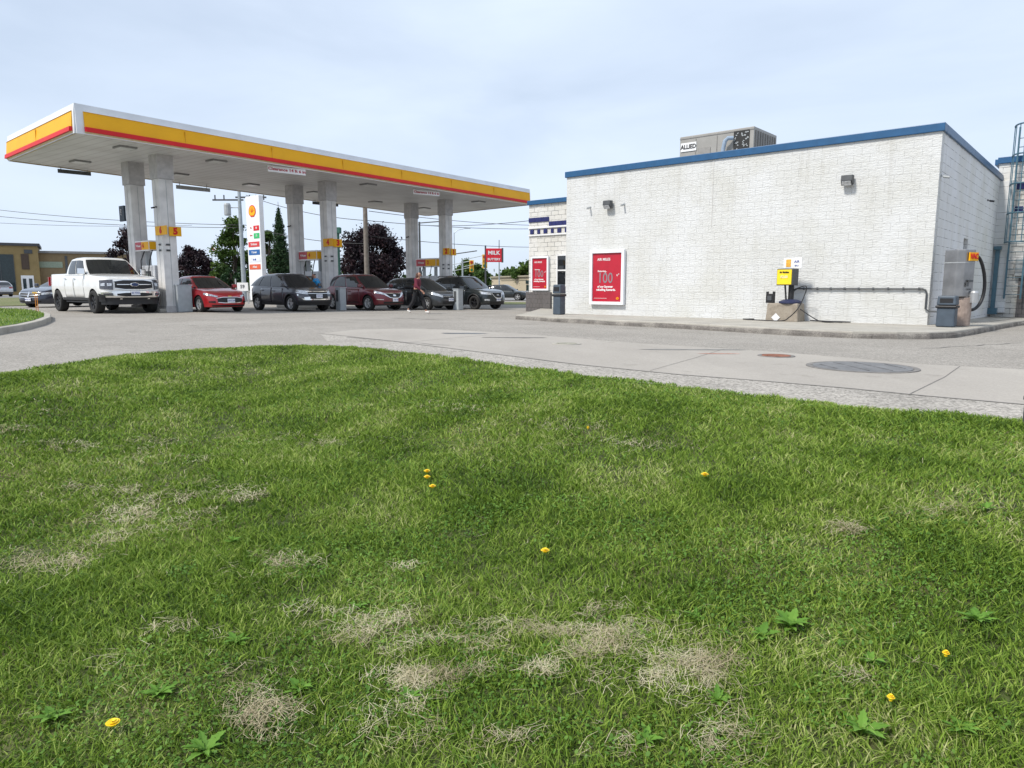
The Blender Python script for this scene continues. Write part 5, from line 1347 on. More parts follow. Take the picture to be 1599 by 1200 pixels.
def tree(label, base, h, w_, m, seed, n=9000, size=.14, trunk_h=.22, clumps=34, shape='round', cat='tree', name='broadleaf_tree', group=None, gap=.0):
    r = np.random.default_rng(seed); rr = random.Random(seed)
    t = thing(name, label, cat, base, 0, group)
    th = h * trunk_h; b = MB(); top = Vector((0, 0, h * .8))
    b.tube([(0, 0, -.3), (.02 * w_, 0, th), (0, .02 * w_, h * .5), (0, 0, h * .85)], h * .032, 8, r1=h * .006)
    cl = []
    for k in range(clumps):
        if shape == 'round':
            while True:
                v = np.array([rr.uniform(-1, 1), rr.uniform(-1, 1), rr.uniform(-1, 1)])
                if .25 < np.linalg.norm(v) < 1: break
            v = v / np.linalg.norm(v) * (np.linalg.norm(v) ** .35) * rr.uniform(.85, 1.15)
            k_ = 1 - .35 * max(0, v[2]) ** 1.5
            c = np.array([v[0] * w_ * .40 * k_, v[1] * w_ * .40 * k_, th + (h - th) * (.46 + .42 * v[2])]); R0 = w_ * rr.uniform(.07, .19)
        elif shape == 'loose':
            z = rr.uniform(.12, .98); ra = (1 - z) ** .6 * .5 + .08; an = rr.uniform(0, 6.3)
            q = rr.uniform(.3, 1) ; c = np.array([math.cos(an) * ra * w_ * q, math.sin(an) * ra * w_ * q, h * z]); R0 = w_ * rr.uniform(.07, .15)
        cl.append((c, R0))
        bz = min(c[2] * .6, h * .6); b.tube([(0, 0, bz), tuple(lerp(np.array([0, 0, bz]), c, .5) + np.array([0, 0, -.04 * h])), tuple(c)], h * .010, 5, r1=h * .002)
    b.build('trunk', bark, t)
    wts = np.array([c[1] ** 2 for c in cl]); wts /= wts.sum(); idx = r.choice(len(cl), n, p=wts)
    C_ = np.array([c[0] for c in cl])[idx]; RR = np.array([c[1] for c in cl])[idx][:, None]
    v = r.normal(size=(n, 3)); v /= np.linalg.norm(v, axis=1)[:, None]; v *= r.uniform(.2, 1.0, (n, 1)) ** .6 * (1 + .45 * (r.uniform(0, 1, (n, 1)) > .88))
    v[:, 2] *= .8
    leaves('crown', C_ + v * RR, size, m, t, r)
    return t
def spruce(label, base, h, w_, seed, n=16000):
    r = np.random.default_rng(seed); t = thing('spruce_tree', label, 'tree', base)
    b = MB(); b.tube([(0, 0, -.3), (0, 0, h)], h * .022, 8, r1=.015); pts = []
    tiers = 40
    for k in range(tiers):
        z = h * (.06 + .90 * k / tiers); ra = w_ / 2 * (1 - k / tiers) ** .85 * (1 + .12 * math.sin(k * 2.4)); nb = 9
        for j in range(nb):
            an = j * 2 * math.pi / nb + k * 1.3 + r.uniform(-.2, .2); L_ = ra * r.uniform(.75, 1.12)
            m_ = max(8, int(n * (ra + .1) / (w_ / 2) / (tiers * nb) * 2))
            q = r.uniform(.1, 1, m_); x = np.cos(an) * L_ * q; y = np.sin(an) * L_ * q; zz = z - .30 * L_ * q + .10 * L_ * q ** 3 - r.uniform(0, .45, m_) * (1 - q * .5)
            pts.append(np.column_stack([x + r.normal(0, .05 + .05 * ra, m_), y + r.normal(0, .05 + .05 * ra, m_), zz]))
            b.tube([(0, 0, z), (math.cos(an) * L_, math.sin(an) * L_, z - .2 * L_)], .03, 4, r1=.008)
    b.build('trunk', bark, t)
    leaves('crown', np.vstack(pts), .11, MATS['spruce_green'], t, r, squash=.35)
def TB(px, D): p = Q(px, 447, D); return Vector((p.x, p.y, gz(p.x, p.y)))
def th_(pytop, D): return (447 - pytop) / F * D + H + .3
tree('big dark purple leaved tree behind the middle and right columns', TB(582, 62), th_(346, 62), 6.3, purple, 3, n=26000, size=.11, trunk_h=.08, clumps=85, group='dark purple trees')
tree('round dark purple tree behind the red sedan', TB(303, 66), th_(382, 66), 3.7, purple, 5, n=12000, size=.10, trunk_h=.08, clumps=48, group='dark purple trees')
tree('dark purple tree behind the left pair of canopy columns', TB(204, 64), th_(360, 64), 3.8, purple, 8, n=11000, size=.10, trunk_h=.08, clumps=40, group='dark purple trees')
tree('loose light green tree left of the tall price sign', TB(369, 60), th_(346, 60), 4.2, green1, 12, n=8000, size=.12, trunk_h=.1, clumps=52, shape='loose')
tree('dark green bush at the foot of the price sign', TB(366, 57), th_(405, 57), 2.2, green2, 13, n=4000, size=.12, trunk_h=.1, clumps=20, cat='bush', name='bush')
tree('mid green tree between the price sign and the pointed spruce', TB(424, 66), th_(350, 66), 3.4, green1, 14, n=9000, size=.14, trunk_h=.1, clumps=30)
spruce('pointed spruce tree just left of the back middle column', TB(440, 64), th_(320, 64), 3.0, 21)
tree('green tree behind the spruce at the back middle column', TB(462, 72), th_(388, 72), 4.6, green2, 15, n=6000, size=.16, trunk_h=.1, clumps=30)
tree('light green tree behind the traffic light', TB(735, 95), th_(405, 95), 5.0, green1, 16, n=8000, size=.2, trunk_h=.1, clumps=34)
tree('green tree above the beige building beside the store', TB(800, 125), th_(419, 125), 7.0, green1, 17, n=7000, size=.26, trunk_h=.1, clumps=34)
tree('taller green tree touching the left wing of the store', TB(826, 100), th_(403, 100), 5.0, green1, 18, n=7000, size=.2, trunk_h=.1, clumps=34)
tree('distant dark treetop left of the loose green tree', TB(345, 110), th_(432, 110), 5, green2, 19, n=3000, size=.22, trunk_h=.1, clumps=20)

# far buildings
brick = block_mat('yellow_brick', (.26, .19, .085), (.33, .235, .10), (.20, .16, .09), bw_=.5, bh=.16, msize=.012, rough_bump=.2, joint_vis=.7)
brick2 = block_mat('tan_brick', (.22, .155, .085), (.27, .20, .11), (.18, .14, .09), bw_=.5, bh=.16, msize=.012, rough_bump=.2, joint_vis=.7)
def bldg(name, label, p0, p1, depth, h, m, roofm, parapet=.35):
    d = (p1 - p0); L_ = d.length; rz = math.atan2(d.y, d.x); t = thing(name, label, 'building', (p0.x, p0.y, gz(p0.x, p0.y)), rz)
    b = MB(); b.box((L_ / 2, depth / 2, h / 2 - .3), (L_, depth, h + .3)); b.build('wall', m, t)
    b = MB(); b.box((L_ / 2, depth / 2 - .0, h + .0), (L_ + .5, depth + .5, parapet)); b.build('roof', roofm, t)
    return t, L_
p0, p1 = Q(-230, 447, 84), Q(64, 447, 94); p0.z = p1.z = 0
h_ = (447 - 386) / F * 94 + 1.15
t, L_ = bldg('brick_building', 'yellow brick building with tall dark windows at the far left', p0, p1, 10, h_, brick, mat('roof_edge', (.05, .05, .055), .6))
def lx(px):  # local x on the building front for pixel column
    d = (p1 - p0).normalized(); r = ray(px, 447); n = Vector((-d.y, d.x, 0)); o_ = Vector((0, 0, H)); tt = (p0 - o_).dot(n) / r.dot(n); return ((o_ + r * tt) - p0).dot(d)
winm = mat('green_black_glass', (.015, .028, .03), .08, var=.3)
for a, c_, z0, z1 in ((lx(-120), lx(-60), .3, 5.1), (lx(-50), lx(-30), .3, 5.1), (lx(-18), lx(25), .3, 5.1)):
    b = MB(); b.box(((a + c_) / 2, -.03, (z0 + z1) / 2), (c_ - a, .12, z1 - z0)); wd_ = b.build('window', winm, t)
    b = MB(); n_ = max(1, int((c_ - a) / 1.2))
    for k in range(n_ + 1): b.box((a + (c_ - a) * k / n_, -.1, (z0 + z1) / 2), (.06, .06, z1 - z0))
    b.build('mullion', dgrey, wd_)
a, c_ = lx(37), lx(49); b = MB(); b.box(((a + c_) / 2, -.03, 4.2), (c_ - a, .12, 2.0)); b.box(((a + c_) / 2, -.05, 3.9), ((c_ - a) * .7, .12, 1.2)); b.build('recess', mat('brown_recess', (.07, .045, .03), .7), t)
a, c_ = lx(34), lx(54); b = MB(); b.box(((a + c_) / 2, -.05, 1.25), (c_ - a, .16, 2.3)); dr_ = b.build('door', white, t)
b = MB(); w3 = (c_ - a)
for k in (-.24, .24): b.box(((a + c_) / 2 + k * w3, -.14, 1.25), (w3 * .26, .04, 1.5))
b.build('pane', winm, dr_)
b = MB(); b.box((lx(49), -.05, h_ - .9), (.9, .08, .5)); b.build('wall_vent', dgrey, t)
q0, q1 = Q(62, 447, 95), Q(215, 447, 100); q0.z = q1.z = 0
t, L2 = bldg('brick_wing', 'long low tan brick wing joined to the yellow brick building', q0, q1, 9, (447 - 395) / F * 98 + 1.1, brick2, mat('roof_edge_pale', (.20, .20, .20), .6), .3)
b = MB(); b.box((1.5, -.03, 4.1), (2.7, .1, .8)); b.build('window', mat('pale_window', (.25, .30, .22), .3), t); b = MB(); b.box((3.3, -.05, 2.9), (.28, .12, 4.8)); b.build('downpipe', dgrey, t)
b = MB(); b.box((L2 * .45, -.03, .9), (L2 * .5, .1, 1.2)); b.build('lower_window', winm, t)
r0, r1 = Q(768, 447, 108), Q(850, 447, 92); r0.z = r1.z = 0
t, L3 = bldg('beige_building', 'low beige flat roofed building beyond the street', r0, r1, 9, 2.7, mat('beige_render', (.42, .36, .26), .8), mat('beige_roof', (.30, .27, .2), .7), .2)
b = MB(); b.box((L3 * .80, -.04, 1.9), (L3 * .22, .1, .45)); b.box((L3 * .82, -.04, 1.05), (L3 * .24, .1, .9)); b.build('window', winm, t)
b = MB(); b.box((L3 * .45, -.02, 2.2), (L3 * .5, .1, .12)); b.build('trim', mat('beige_roof', (.3, .27, .2)), t)
# fringe of more distant houses and trees is one far-off wood
pts = []
for k in range(260):
    a = R(-50 + 100 * k / 260 + random.uniform(-.2, .2)); D = random.uniform(150, 185); hgt = random.uniform(1.6, 3.2) * (1 + .5 * math.sin(k * .3))
    c = np.array([math.sin(a) * D, math.cos(a) * D, 0]); v = rng.normal(size=(110, 3)) * np.array([2.6, 2.0, hgt * .3]); v[:, 2] = np.abs(v[:, 2]) + rng.uniform(0, hgt * .5, 110); pts.append(c + v)
o = leaves('distant_wood', np.vstack(pts), .55, green1, None, rng); tag(o, 'far off line of green treetops along the horizon', 'wood', kind='stuff')

# ---------------- totem price sign
D = 50; a = Q(387.5, 447, D); c_ = Q(413, 447, D); tz = (447 - 314) / F * D + H
t = thing('price_totem', 'tall white price totem with a yellow emblem at the top', 'sign', TB(403.5, D), SITE)
fw_ = 1.8; dp = .34
b = MB(); b.box((0, 0, (tz + .3) / 2 + .1), (fw_, dp, tz + .1)); bd = b.build('pylon', mat('totem_white', (.76, .78, .80), .35, var=.03), t, bevel=.03)
yy = -dp / 2 - .004
def zpx(py): return (447 - py) / F * D + H + .3
emblem(t, (-.02, yy, zpx(337)), .46)
for py, m_, wdt, hh, s, xo in ((361, red, .55, .34, '158', .32), (372.5, mat('green_price', (.02, .42, .12), .4), .55, .36, '171', .32), (385, mat('tim_red', (.55, .03, .03), .4), 1.1, .36, 'Tim Hortons', 0), (397, mat('blue_sign_panel', (.01, .10, .32), .4), 1.1, .36, 'P Carwash', 0), (408, mat('grey_white', (.68, .70, .74), .4), 1.1, .32, 'de café', 0), (419, mat('orange_red', (.62, .10, .03), .4), 1.1, .36, 'A+Snack', 0)):
    z = zpx(py) - .05; xo *= 1.3; wdt *= 1.35; b = MB(); b.box((xo, yy, z), (wdt, .03, hh)); pn = b.build('price_panel', m_, t)
    text('wording', s, hh * .55, platetxt if 'caf' in s else white, pn, (xo, yy - .02, z), bold=.005, sx=.8)
for py, s in ((361, 'Reg'), (372.5, 'Diesel')):
    text('wording', s, .17, red, t, (-.33, yy - .005, zpx(py)), sx=.8)
# small direction sign
p = TB(379, 47); t = thing('direction_sign', 'small white lawn sign on short posts under the price totem', 'sign', p, R(-10))
b = MB(); b.box((0, 0, 1.12), (.78, .06, .55)); sg_ = b.build('sign_panel', white, t); b = MB(); b.box((-.5, 0, .8), (.07, .07, 1.7)); b.box((.36, 0, .4), (.06, .06, .8)); b.build('post', greyp, t)
text('wording', '59', .32, dgrey, sg_, (0, -.035, 1.12), bold=.01)

# ---------------- poles
wood = mat('grey_wood_pole', (.18, .16, .14), .85, var=.2, scale=5); galv = mat('galvanised', (.34, .38, .40), .5, metal=.3)
def pole(name, label, px, D, pytop, r_, m, cat='pole', rt_=None, lean=0):
    h_ = (447 - pytop) / F * D + H; p = TB(px, D); t = thing(name, label, cat, p)
    b = MB(); b.tube([(0, 0, -.2), (lean, 0, h_ - p.z)], r_, 10, r1=rt_ or r_ * .7); b.build('pole', m, t); return t, h_ - p.z
t, h_ = pole('utility_pole', 'utility pole with crossarms behind the price totem', 381, 56, 296, .19, galv, rt_=.12)
b = MB(); b.box((-.9, 0, h_ - 1.1), (2.4, .1, .12)); b.box((.9, 0, h_ - .9), (2.4, .1, .12))
for x in (-1.9, -1.2, .8, 1.3, 1.9): b.tube([(x, 0, h_ - 1.1), (x, 0, h_ - .72)], .05, 6)
b.build('crossarm', dgrey, t)
b = MB(); b.lathe([(.24, 0), (.26, .1), (.26, .8), (.2, .92), (.001, .95)], 12, Matrix.Translation((-.9, -.2, h_ - 2.3))); b.box((-.45, -.1, h_ - 1.7), (.9, .06, .06)); b.build('transformer', greyp, t)
t, h_ = pole('utility_pole', 'tall wooden utility pole in front of the big purple tree', 573.5, 50, 318, .19, wood, rt_=.15)
t, h_ = pole('utility_pole', 'green topped pole just right of the middle front column', 528, 58, 361, .24, mat('green_pole', (.03, .11, .08), .6, var=.3), rt_=.24)
b = MB(); b.box((0, 0, h_ - .1), (.75, .5, .5)); b.build('cap_box', mat('green_pole', (.03, .11, .08)), t, bevel=.05)
t, h_ = pole('street_lamp', 'slim light pole with a signal arm behind the back right column', 656.5, 62, 350, .12, dgrey, cat='street lamp')
b = MB(); b.tube([(0, 0, h_ - .1), (.6, 0, h_ - .05), (2.0, 0, h_ + .05)], .05, 6); b.tube([(0, 0, 3.0), (2.2, 0, 4.0), (5.0, 0, 4.4)], .05, 6); b.build('arm', dgrey, t)
b = MB(); b.box((2.1, 0, h_ + .05), (.5, .2, .12)); b.build('lamp_head', greyp, t)
t, h_ = pole('street_lamp', 'thin grey lamp pole with a curved arm right of the front right column', 710, 85, 366, .07, galv, cat='street lamp')
b = MB(); b.tube([(0, 0, h_ - .1), (.5, 0, h_ + .3), (1.4, 0, h_ + .5)], .04, 6); b.box((1.6, 0, h_ + .5), (.7, .2, .1)); b.build('arm', galv, t)
# traffic lights
def tl(label, px, py0, py1, D, m=mat('signal_yellow', (.62, .36, .03), .5)):
    a = Q(px, (py0 + py1) / 2, D); hgt = (py1 - py0) / F * D; g = gz(a.x, a.y)
    t = thing('traffic_light', label, 'traffic light', (a.x, a.y, g), 0, 'yellow traffic lights over the street')
    z = a.z - g; w_ = hgt * .36
    b = MB(); b.box((0, 0, z), (w_, .25, hgt)); hs_ = b.build('housing', m, t, bevel=.02)
    for k, mm in enumerate((mat('lens_red', (.35, .02, .01), .3), mat('lens_amber', (.3, .12, .01), .3), mat('lens_green', (.01, .12, .05), .3))):
        b = MB(); b.tube([(0, -.12, z + hgt * (.32 - .32 * k)), (0, -.20, z + hgt * (.32 - .32 * k))], hgt * .12, 12); b.build('lens', mm, hs_)
    b = MB(); b.tube([(-2.4, 0, -.2), (-2.4, 0, z + hgt * .1)], .09, 8); b.tube([(-2.4, 0, z + hgt * .1), (0, 0, z + hgt * .45)], .045, 6); b.tube([(-2.4, 0, z - .6), (0, 0, z - .1)], .03, 6); b.build('mast', galv, t)
tl('yellow traffic light hanging over the street before the light green tree', 736.5, 407, 425, 80)
tl('yellow traffic light at the left edge of the red roadside sign', 757, 398, 419, 76)
# red roadside sign
D = 70; a = Q(771, 399, D); g = gz(a.x, a.y)
t = thing('roadside_sign', 'red roadside sign with white wording on dark posts', 'sign', (a.x, a.y, g), R(8))
z = a.z - g; b = MB(); b.box((0, 0, z), (1.55, .3, 1.32)); pn = b.build('sign_box', mat('sign_red', (.60, .015, .03), .4), t, bevel=.02)
text('wording', 'MILK', .52, white, pn, (0, -.16, z + .22), bold=.015, sx=1.05); text('wording', 'BUTTERY', .30, white, pn, (0, -.16, z - .40), bold=.01, sx=1.0)
b = MB(); b.box((.86, 0, z), (.16, .32, 1.4)); b.build('side_frame', dgrey, t)
b = MB(); b.tube([(-.82, 0, -.2), (-.82, 0, z + .95)], .08, 8); b.build('post', dgrey, t)
pole('utility_pole', 'thin grey pole rising behind the right edge of the red roadside sign', 779.5, 78, 377, .09, galv)
# ---------------- wires
wire_m = mat('wire', (.03, .03, .03), .6)
def wire(lab, p, q, sag, r_=.02):
    pts = [lerp(p, q, k / 24) - Vector((0, 0, sag * 4 * (k / 24) * (1 - k / 24))) for k in range(25)]
    b = MB(); b.tube(pts, r_, 5); tag(b.build('power_line', wire_m, smooth=True), lab, 'wire', 'overhead wires behind the canopy')
wl = [((-60, 321, 70), (1, 0), (384, 352, 56), 'upper wire of the left pair running from the left to the totem pole'),
      ((-60, 332, 70), (1, 0), (384, 356, 56), 'lower wire of the left pair running from the left to the totem pole'),
      ((384, 352, 56), 0, (576, 381, 50), 'wire between the totem pole and the wooden pole'),
      ((384, 305, 56), 0, (576, 345, 50), 'upper wire between the totem pole and the wooden pole'),
      ((576, 330, 50), 0, (900, 352, 75), 'top wire running right from the wooden pole to behind the store'),
      ((576, 345, 50), 0, (900, 355, 75), 'second wire running right from the wooden pole to behind the store'),
      ((576, 369, 50), 0, (900, 385, 75), 'lowest wire running right from the wooden pole to behind the store'),
      ((656, 352, 62), 0, (930, 330, 45), 'thin wire rising from the slim light pole toward the store'),
      ((-60, 345, 90), 0, (300, 352, 90), 'faint far wire low on the left')]
for a, _, c_, lab in wl: wire(lab, Q(*a), Q(*c_), .35, .022)
p = TB(333.5, 90); t = thing('flag_pole', 'thin flag pole with a small red and white flag right of the round purple tree', 'flag pole', p)
b = MB(); b.tube([(0, 0, -.2), (0, 0, 6.6)], .06, 8); b.build('pole', galv, t)
b = MB(); b.grid([[(.06 + .1 * k, .04 * math.sin(k), 6.4 - .04 * k), (.06 + .1 * k, .04 * math.sin(k) , 5.9 - .04 * k)] for k in range(8)]); b.build('flag', red, t); b = MB(); b.grid([[(.30 + .1 * k, .04 * math.sin(k + 2) - .02, 6.3 - .04 * k), (.30 + .1 * k, .04 * math.sin(k + 2) - .02, 5.8 - .04 * k)] for k in range(4)]); b.build('flag_middle', white, t)
# orange marker stakes at the island
for px, lab in ((57.5, 'left thin orange marker stake at the tip of the grass island'), (60.5, 'right thin orange marker stake at the tip of the grass island')):
    g = G(px, 493); t = thing('marker_stake', lab, 'stake', g, 0, 'orange stakes at the grass island')
    b = MB(); b.tube([(0, 0, 0), (0, 0, .78)], .012, 6); b.build('rod', mat('orange_stake', (.65, .25, .04), .5), t)
    b = MB(); b.box((-.03, 0, .78), (.10, .02, .05)); b.build('flag', mat('stake_tip', (.7, .45, .1), .5), t)
# dark post at the very right edge of the lawn
p = P(1598, 668, 0); t = thing('lawn_post', 'short dark post at the right edge of the lawn', 'post', (p.x + .03, p.y, -.05), 0)
b = MB(); b.tube([(0, 0, 0), (0, 0, .26)], .035, 10); b.build('post', dgrey, t); b = MB(); b.lathe([(.042, .25), (.042, .275), (.001, .29)], 12); b.build('post_cap', dgrey, t)

# ================================================================== PEOPLE
def skinned(name, verts, edges, radii, m, parent, root=0, sub=1):
    me = bpy.data.meshes.new(name); me.from_pydata(verts, edges, []); me.materials.append(m)
    o = link(name, me); o.modifiers.new('skin', 'SKIN')
    for i, v in enumerate(me.skin_vertices[0].data): v.radius = (radii[i], radii[i]) if not isinstance(radii[i], tuple) else radii[i]; v.use_root = (i == root); v.use_loose = False
    s = o.modifiers.new('sub', 'SUBSURF'); s.levels = sub; s.render_levels = sub
    bake(o); o.data.polygons.foreach_set('use_smooth', [True] * len(o.data.polygons)); o.parent = parent
    if not o.data.materials: o.data.materials.append(m)
    return o
def person(label, loc, rz, J, cl, k=1.0):
    """J: joint positions in metres (x = facing, y = left, z up)"""
    t = thing('person', label, 'person', loc, rz); V = {a: Vector(b_) * k for a, b_ in J.items()}
    names = ['pelvis', 'waist', 'chest', 'neck', 'headlow', 'head', 'headtop']; verts = []; edges = []; rad = []; idx = {}
    def addv(n, p, r_, prev=None):
        idx[n] = len(verts); verts.append(tuple(p)); rad.append(r_ * k if not isinstance(r_, tuple) else (r_[0] * k, r_[1] * k))
        if prev is not None: edges.append((idx[prev], idx[n]))
    addv('pelvis', V['pelvis'], .13); addv('waist', V['waist'], .115, 'pelvis'); addv('chest', V['chest'], .14, 'waist'); addv('neck', V['neck'], .05, 'chest')
    hd_ = V['head'] - V['neck']
    addv('jaw', V['neck'] + hd_ * .55, .068, 'neck'); addv('head', V['head'], .095, 'jaw'); addv('crown', V['head'] + hd_.normalized() * .085 * k, .06, 'head')
    for s in ('l', 'r'):
        addv('sh' + s, V['sh' + s], .055, 'chest'); addv('el' + s, V['el' + s], .038, 'sh' + s); addv('wr' + s, V['wr' + s], .026, 'el' + s)
        hdv = (V['wr' + s] - V['el' + s]).normalized(); palm = V['wr' + s] + hdv * .07 * k; addv('pa' + s, palm, .03, 'wr' + s)
        side = hdv.cross(Vector((1, 0, 0))).normalized() if abs(hdv.x) < .8 else hdv.cross(Vector((0, 0, 1))).normalized()
        oth = hdv.cross(side).normalized()
        for fi, (o2, ln) in enumerate(((-.028, .062), (-.010, .074), (.010, .07), (.028, .055))):
            a = palm + oth * o2 * k + hdv * .03 * k; addv('f%s%d' % (s, fi), a, .010, 'pa' + s); addv('g%s%d' % (s, fi), a + hdv * ln * .6 * k + side * .012 * k, .008, 'f%s%d' % (s, fi)); addv('h%s%d' % (s, fi), a + hdv * ln * k + side * .03 * k, .007, 'g%s%d' % (s, fi))
        a = V['wr' + s] + hdv * .03 * k - oth * .03 * k; addv('t' + s, a, .011, 'wr' + s); addv('u' + s, a + hdv * .045 * k - oth * .02 * k, .009, 't' + s)
        addv('hi' + s, V['hi' + s], .085, 'pelvis'); addv('kn' + s, V['kn' + s], .055, 'hi' + s); addv('an' + s, V['an' + s], .036, 'kn' + s); addv('to' + s, V['to' + s], .035, 'an' + s)
    skinned('body', verts, edges, rad, cl.get('skin', skin), t)
    # shirt over torso and arms
    vv = [V['pelvis'] + Vector((0, 0, .03)) * k, V['waist'], V['chest'], V['neck'] - (V['neck'] - V['chest']) * .35]; ee = [(0, 1), (1, 2), (2, 3)]; rr_ = [.165, .145, .16, .10]
    for s in ('l', 'r'):
        n0 = len(vv); vv += [V['sh' + s], V['sh' + s].lerp(V['el' + s], .55)]; rr_ += [.072, .062]; ee += [(2, n0), (n0, n0 + 1)]
        if cl.get('long'): vv += [V['el' + s], V['el' + s].lerp(V['wr' + s], .8)]; rr_ += [.054, .046]; ee += [(n0 + 1, n0 + 2), (n0 + 2, n0 + 3)]
    skinned('shirt', [tuple(v) for v in vv], ee, [r_ * k for r_ in rr_], cl['top'], t)
    vv = [V['pelvis'] + Vector((0, 0, .02)) * k]; ee = []; rr_ = [.15]
    for s in ('l', 'r'):
        n0 = len(vv); vv += [V['hi' + s], V['kn' + s], V['kn' + s].lerp(V['an' + s], .88)]; rr_ += [.105, .082, cl.get('hem', .07)]; ee += [(0, n0), (n0, n0 + 1), (n0 + 1, n0 + 2)]
    skinned('trousers', [tuple(v) for v in vv], ee, [r_ * k for r_ in rr_], cl['legs'], t)
    for s in ('l', 'r'):
        a, b_ = V['an' + s], V['to' + s]; skinned('shoe', [tuple(a + (a - b_) * .25 - Vector((0, 0, .03 * k))), tuple(a.lerp(b_, .5) - Vector((0, 0, .005))), tuple(b_)], [(0, 1), (1, 2)], [.045 * k, .048 * k, .04 * k], cl['shoe'], t)
    # hair
    hp = V['head']; hv_ = [tuple(hp + Vector((-.01, 0, .07)) * k), tuple(hp + Vector((-.045, 0, .0)) * k)]; hr = [.092, .098]; he = [(0, 1)]
    if cl.get('longhair'): hv_ += [tuple(hp + Vector((-.09, 0, -.14)) * k), tuple(hp + Vector((-.11, 0, -.30)) * k)]; hr += [.085, .05]; he += [(1, 2), (2, 3)]
    skinned('hair', hv_, he, [r_ * k for r_ in hr], cl['hair'], t)
    # face: eyes, nose, mouth
    fb = MB(); d = Vector((1, 0, 0))
    for sy in (-.032, .032): fb.lathe([(.012, 0), (.008, .006), (.001, .008)], 8, Matrix.Translation(hp + Vector((.082, sy, .0)) * k) @ Matrix.Rotation(math.pi / 2, 4, 'Y'))
    fb.build('eyes', dgrey, t)
    fb = MB(); fb.box(hp + Vector((.095, 0, -.035)) * k, (.03, .022, .045), taper=.6); fb.build('nose', skin, t, bevel=.006)
    fb = MB(); fb.box(hp + Vector((.083, 0, -.068)) * k, (.012, .045, .01)); fb.build('mouth', mat('lips', (.35, .08, .07), .5), t)
    fb = MB()
    for sy in (-.092, .092): fb.box(hp + Vector((-.0, sy, -.01)) * k, (.03, .015, .05))
    fb.build('ears', skin, t, bevel=.006)
    return t
J = dict(pelvis=(0, 0, .92), waist=(.02, 0, 1.06), chest=(.06, 0, 1.26), neck=(.09, 0, 1.42), head=(.12, 0, 1.56),
         shl=(.05, .17, 1.36), shr=(.05, -.17, 1.36), ell=(-.10, .22, 1.10), elr=(.10, -.24, 1.10), wrl=(-.18, .24, .88), wrr=(.28, -.20, .92),
         hil=(.0, .09, .88), hir=(0, -.09, .88), knl=(.26, .09, .52), knr=(-.10, -.09, .50), anl=(.36, .08, .10), anr=(-.34, -.09, .16), tol=(.52, .08, .05), tor=(-.22, -.09, .05))
g = G(651, 490.6)
person('person with long brown hair in a maroon top and black trousers walking past the pumps', g, R(-12), J,
       dict(top=mat('maroon_cloth', (.12, .012, .03), .85, var=.2), legs=mat('black_cloth', (.012, .012, .015), .9, var=.2), shoe=mat('white_shoe', (.65, .63, .60), .6), hair=mat('brown_hair', (.07, .03, .02), .7, var=.3), long=True, longhair=True, hem=.075), k=1.0)
J2 = dict(pelvis=(0, 0, .92), waist=(.04, 0, 1.06), chest=(.10, 0, 1.27), neck=(.16, 0, 1.42), head=(.21, 0, 1.55),
          shl=(.08, .18, 1.37), shr=(.08, -.18, 1.37), ell=(.26, .24, 1.14), elr=(.28, -.22, 1.16), wrl=(.50, .18, 1.10), wrr=(.52, -.14, 1.14),
          hil=(.0, .09, .88), hir=(0, -.09, .88), knl=(.05, .10, .50), knr=(.03, -.10, .50), anl=(.0, .10, .09), anr=(-.04, -.10, .09), tol=(.14, .11, .05), tor=(.10, -.11, .05))
pc = Q(497.5, 447, 32.6); 
person('person in a bright blue shirt bending toward the charcoal crossover at the middle pump', (pc.x, pc.y, gz(pc.x, pc.y)), R(172), J2,
       dict(top=mat('blue_cloth', (.02, .26, .55), .8, var=.15), legs=mat('navy_cloth', (.02, .025, .05), .9), shoe=dgrey, hair=mat('dark_hair', (.015, .01, .01), .7)), k=1.02)

# ================================================================== GRASS
def vnoise(p, s, seed):
    r = np.random.default_rng(seed); g_ = r.uniform(0, 1, (256, 256)); q = p * s + 100; i = np.floor(q).astype(int); f = q - i; f = f * f * (3 - 2 * f)
    a = g_[i[:, 0] % 256, i[:, 1] % 256]; b_ = g_[(i[:, 0] + 1) % 256, i[:, 1] % 256]; c_ = g_[i[:, 0] % 256, (i[:, 1] + 1) % 256]; d_ = g_[(i[:, 0] + 1) % 256, (i[:, 1] + 1) % 256]
    return (a * (1 - f[:, 0]) + b_ * f[:, 0]) * (1 - f[:, 1]) + (c_ * (1 - f[:, 0]) + d_ * f[:, 0]) * f[:, 1]
def sample_lawn():
    out = []
    def band(r0, r1, dens, half=R(46), centre=0):
        n = int(half * (r1 * r1 - r0 * r0) * dens)
        r = np.sqrt(rng.uniform(r0 * r0, r1 * r1, n)); a = rng.uniform(-half, half, n) + centre
        return np.column_stack([r * np.sin(a), r * np.cos(a)])
    for r0, r1, d_ in ((1.0, 2.6, 15000), (2.6, 4.2, 11000), (4.2, 6.5, 6500), (6.5, 9.5, 3300), (9.5, 14, 2400)): out.append(band(r0, r1, d_))
    # sides and behind, seen only from beside the photo's place
    out.append(np.column_stack([rng.uniform(-13, 9, 170000), rng.uniform(-4, 8, 170000)]))
    p = np.vstack(out); i_ = inside(p); o_ = ~i_ & (np.abs(p[:, 0]) < 12) & (p[:, 1] < 14); j_ = np.where(o_)[0]; dd = edge_dist(p[j_]); nn_ = vnoise(p[j_], 6.0, 77); i_[j_[dd < .13 * np.clip(nn_ * 2 - .8, 0, 1)]] = True; return p[i_]
pts = sample_lawn(); d_e = edge_dist(pts); z = lawn_z(pts, d_e); n = len(pts); print('blades', n)
dist = np.linalg.norm(pts, axis=1)
tuft = .5 * vnoise(pts, 3.0, 1) + .5 * vnoise(pts, 9.0, 2)
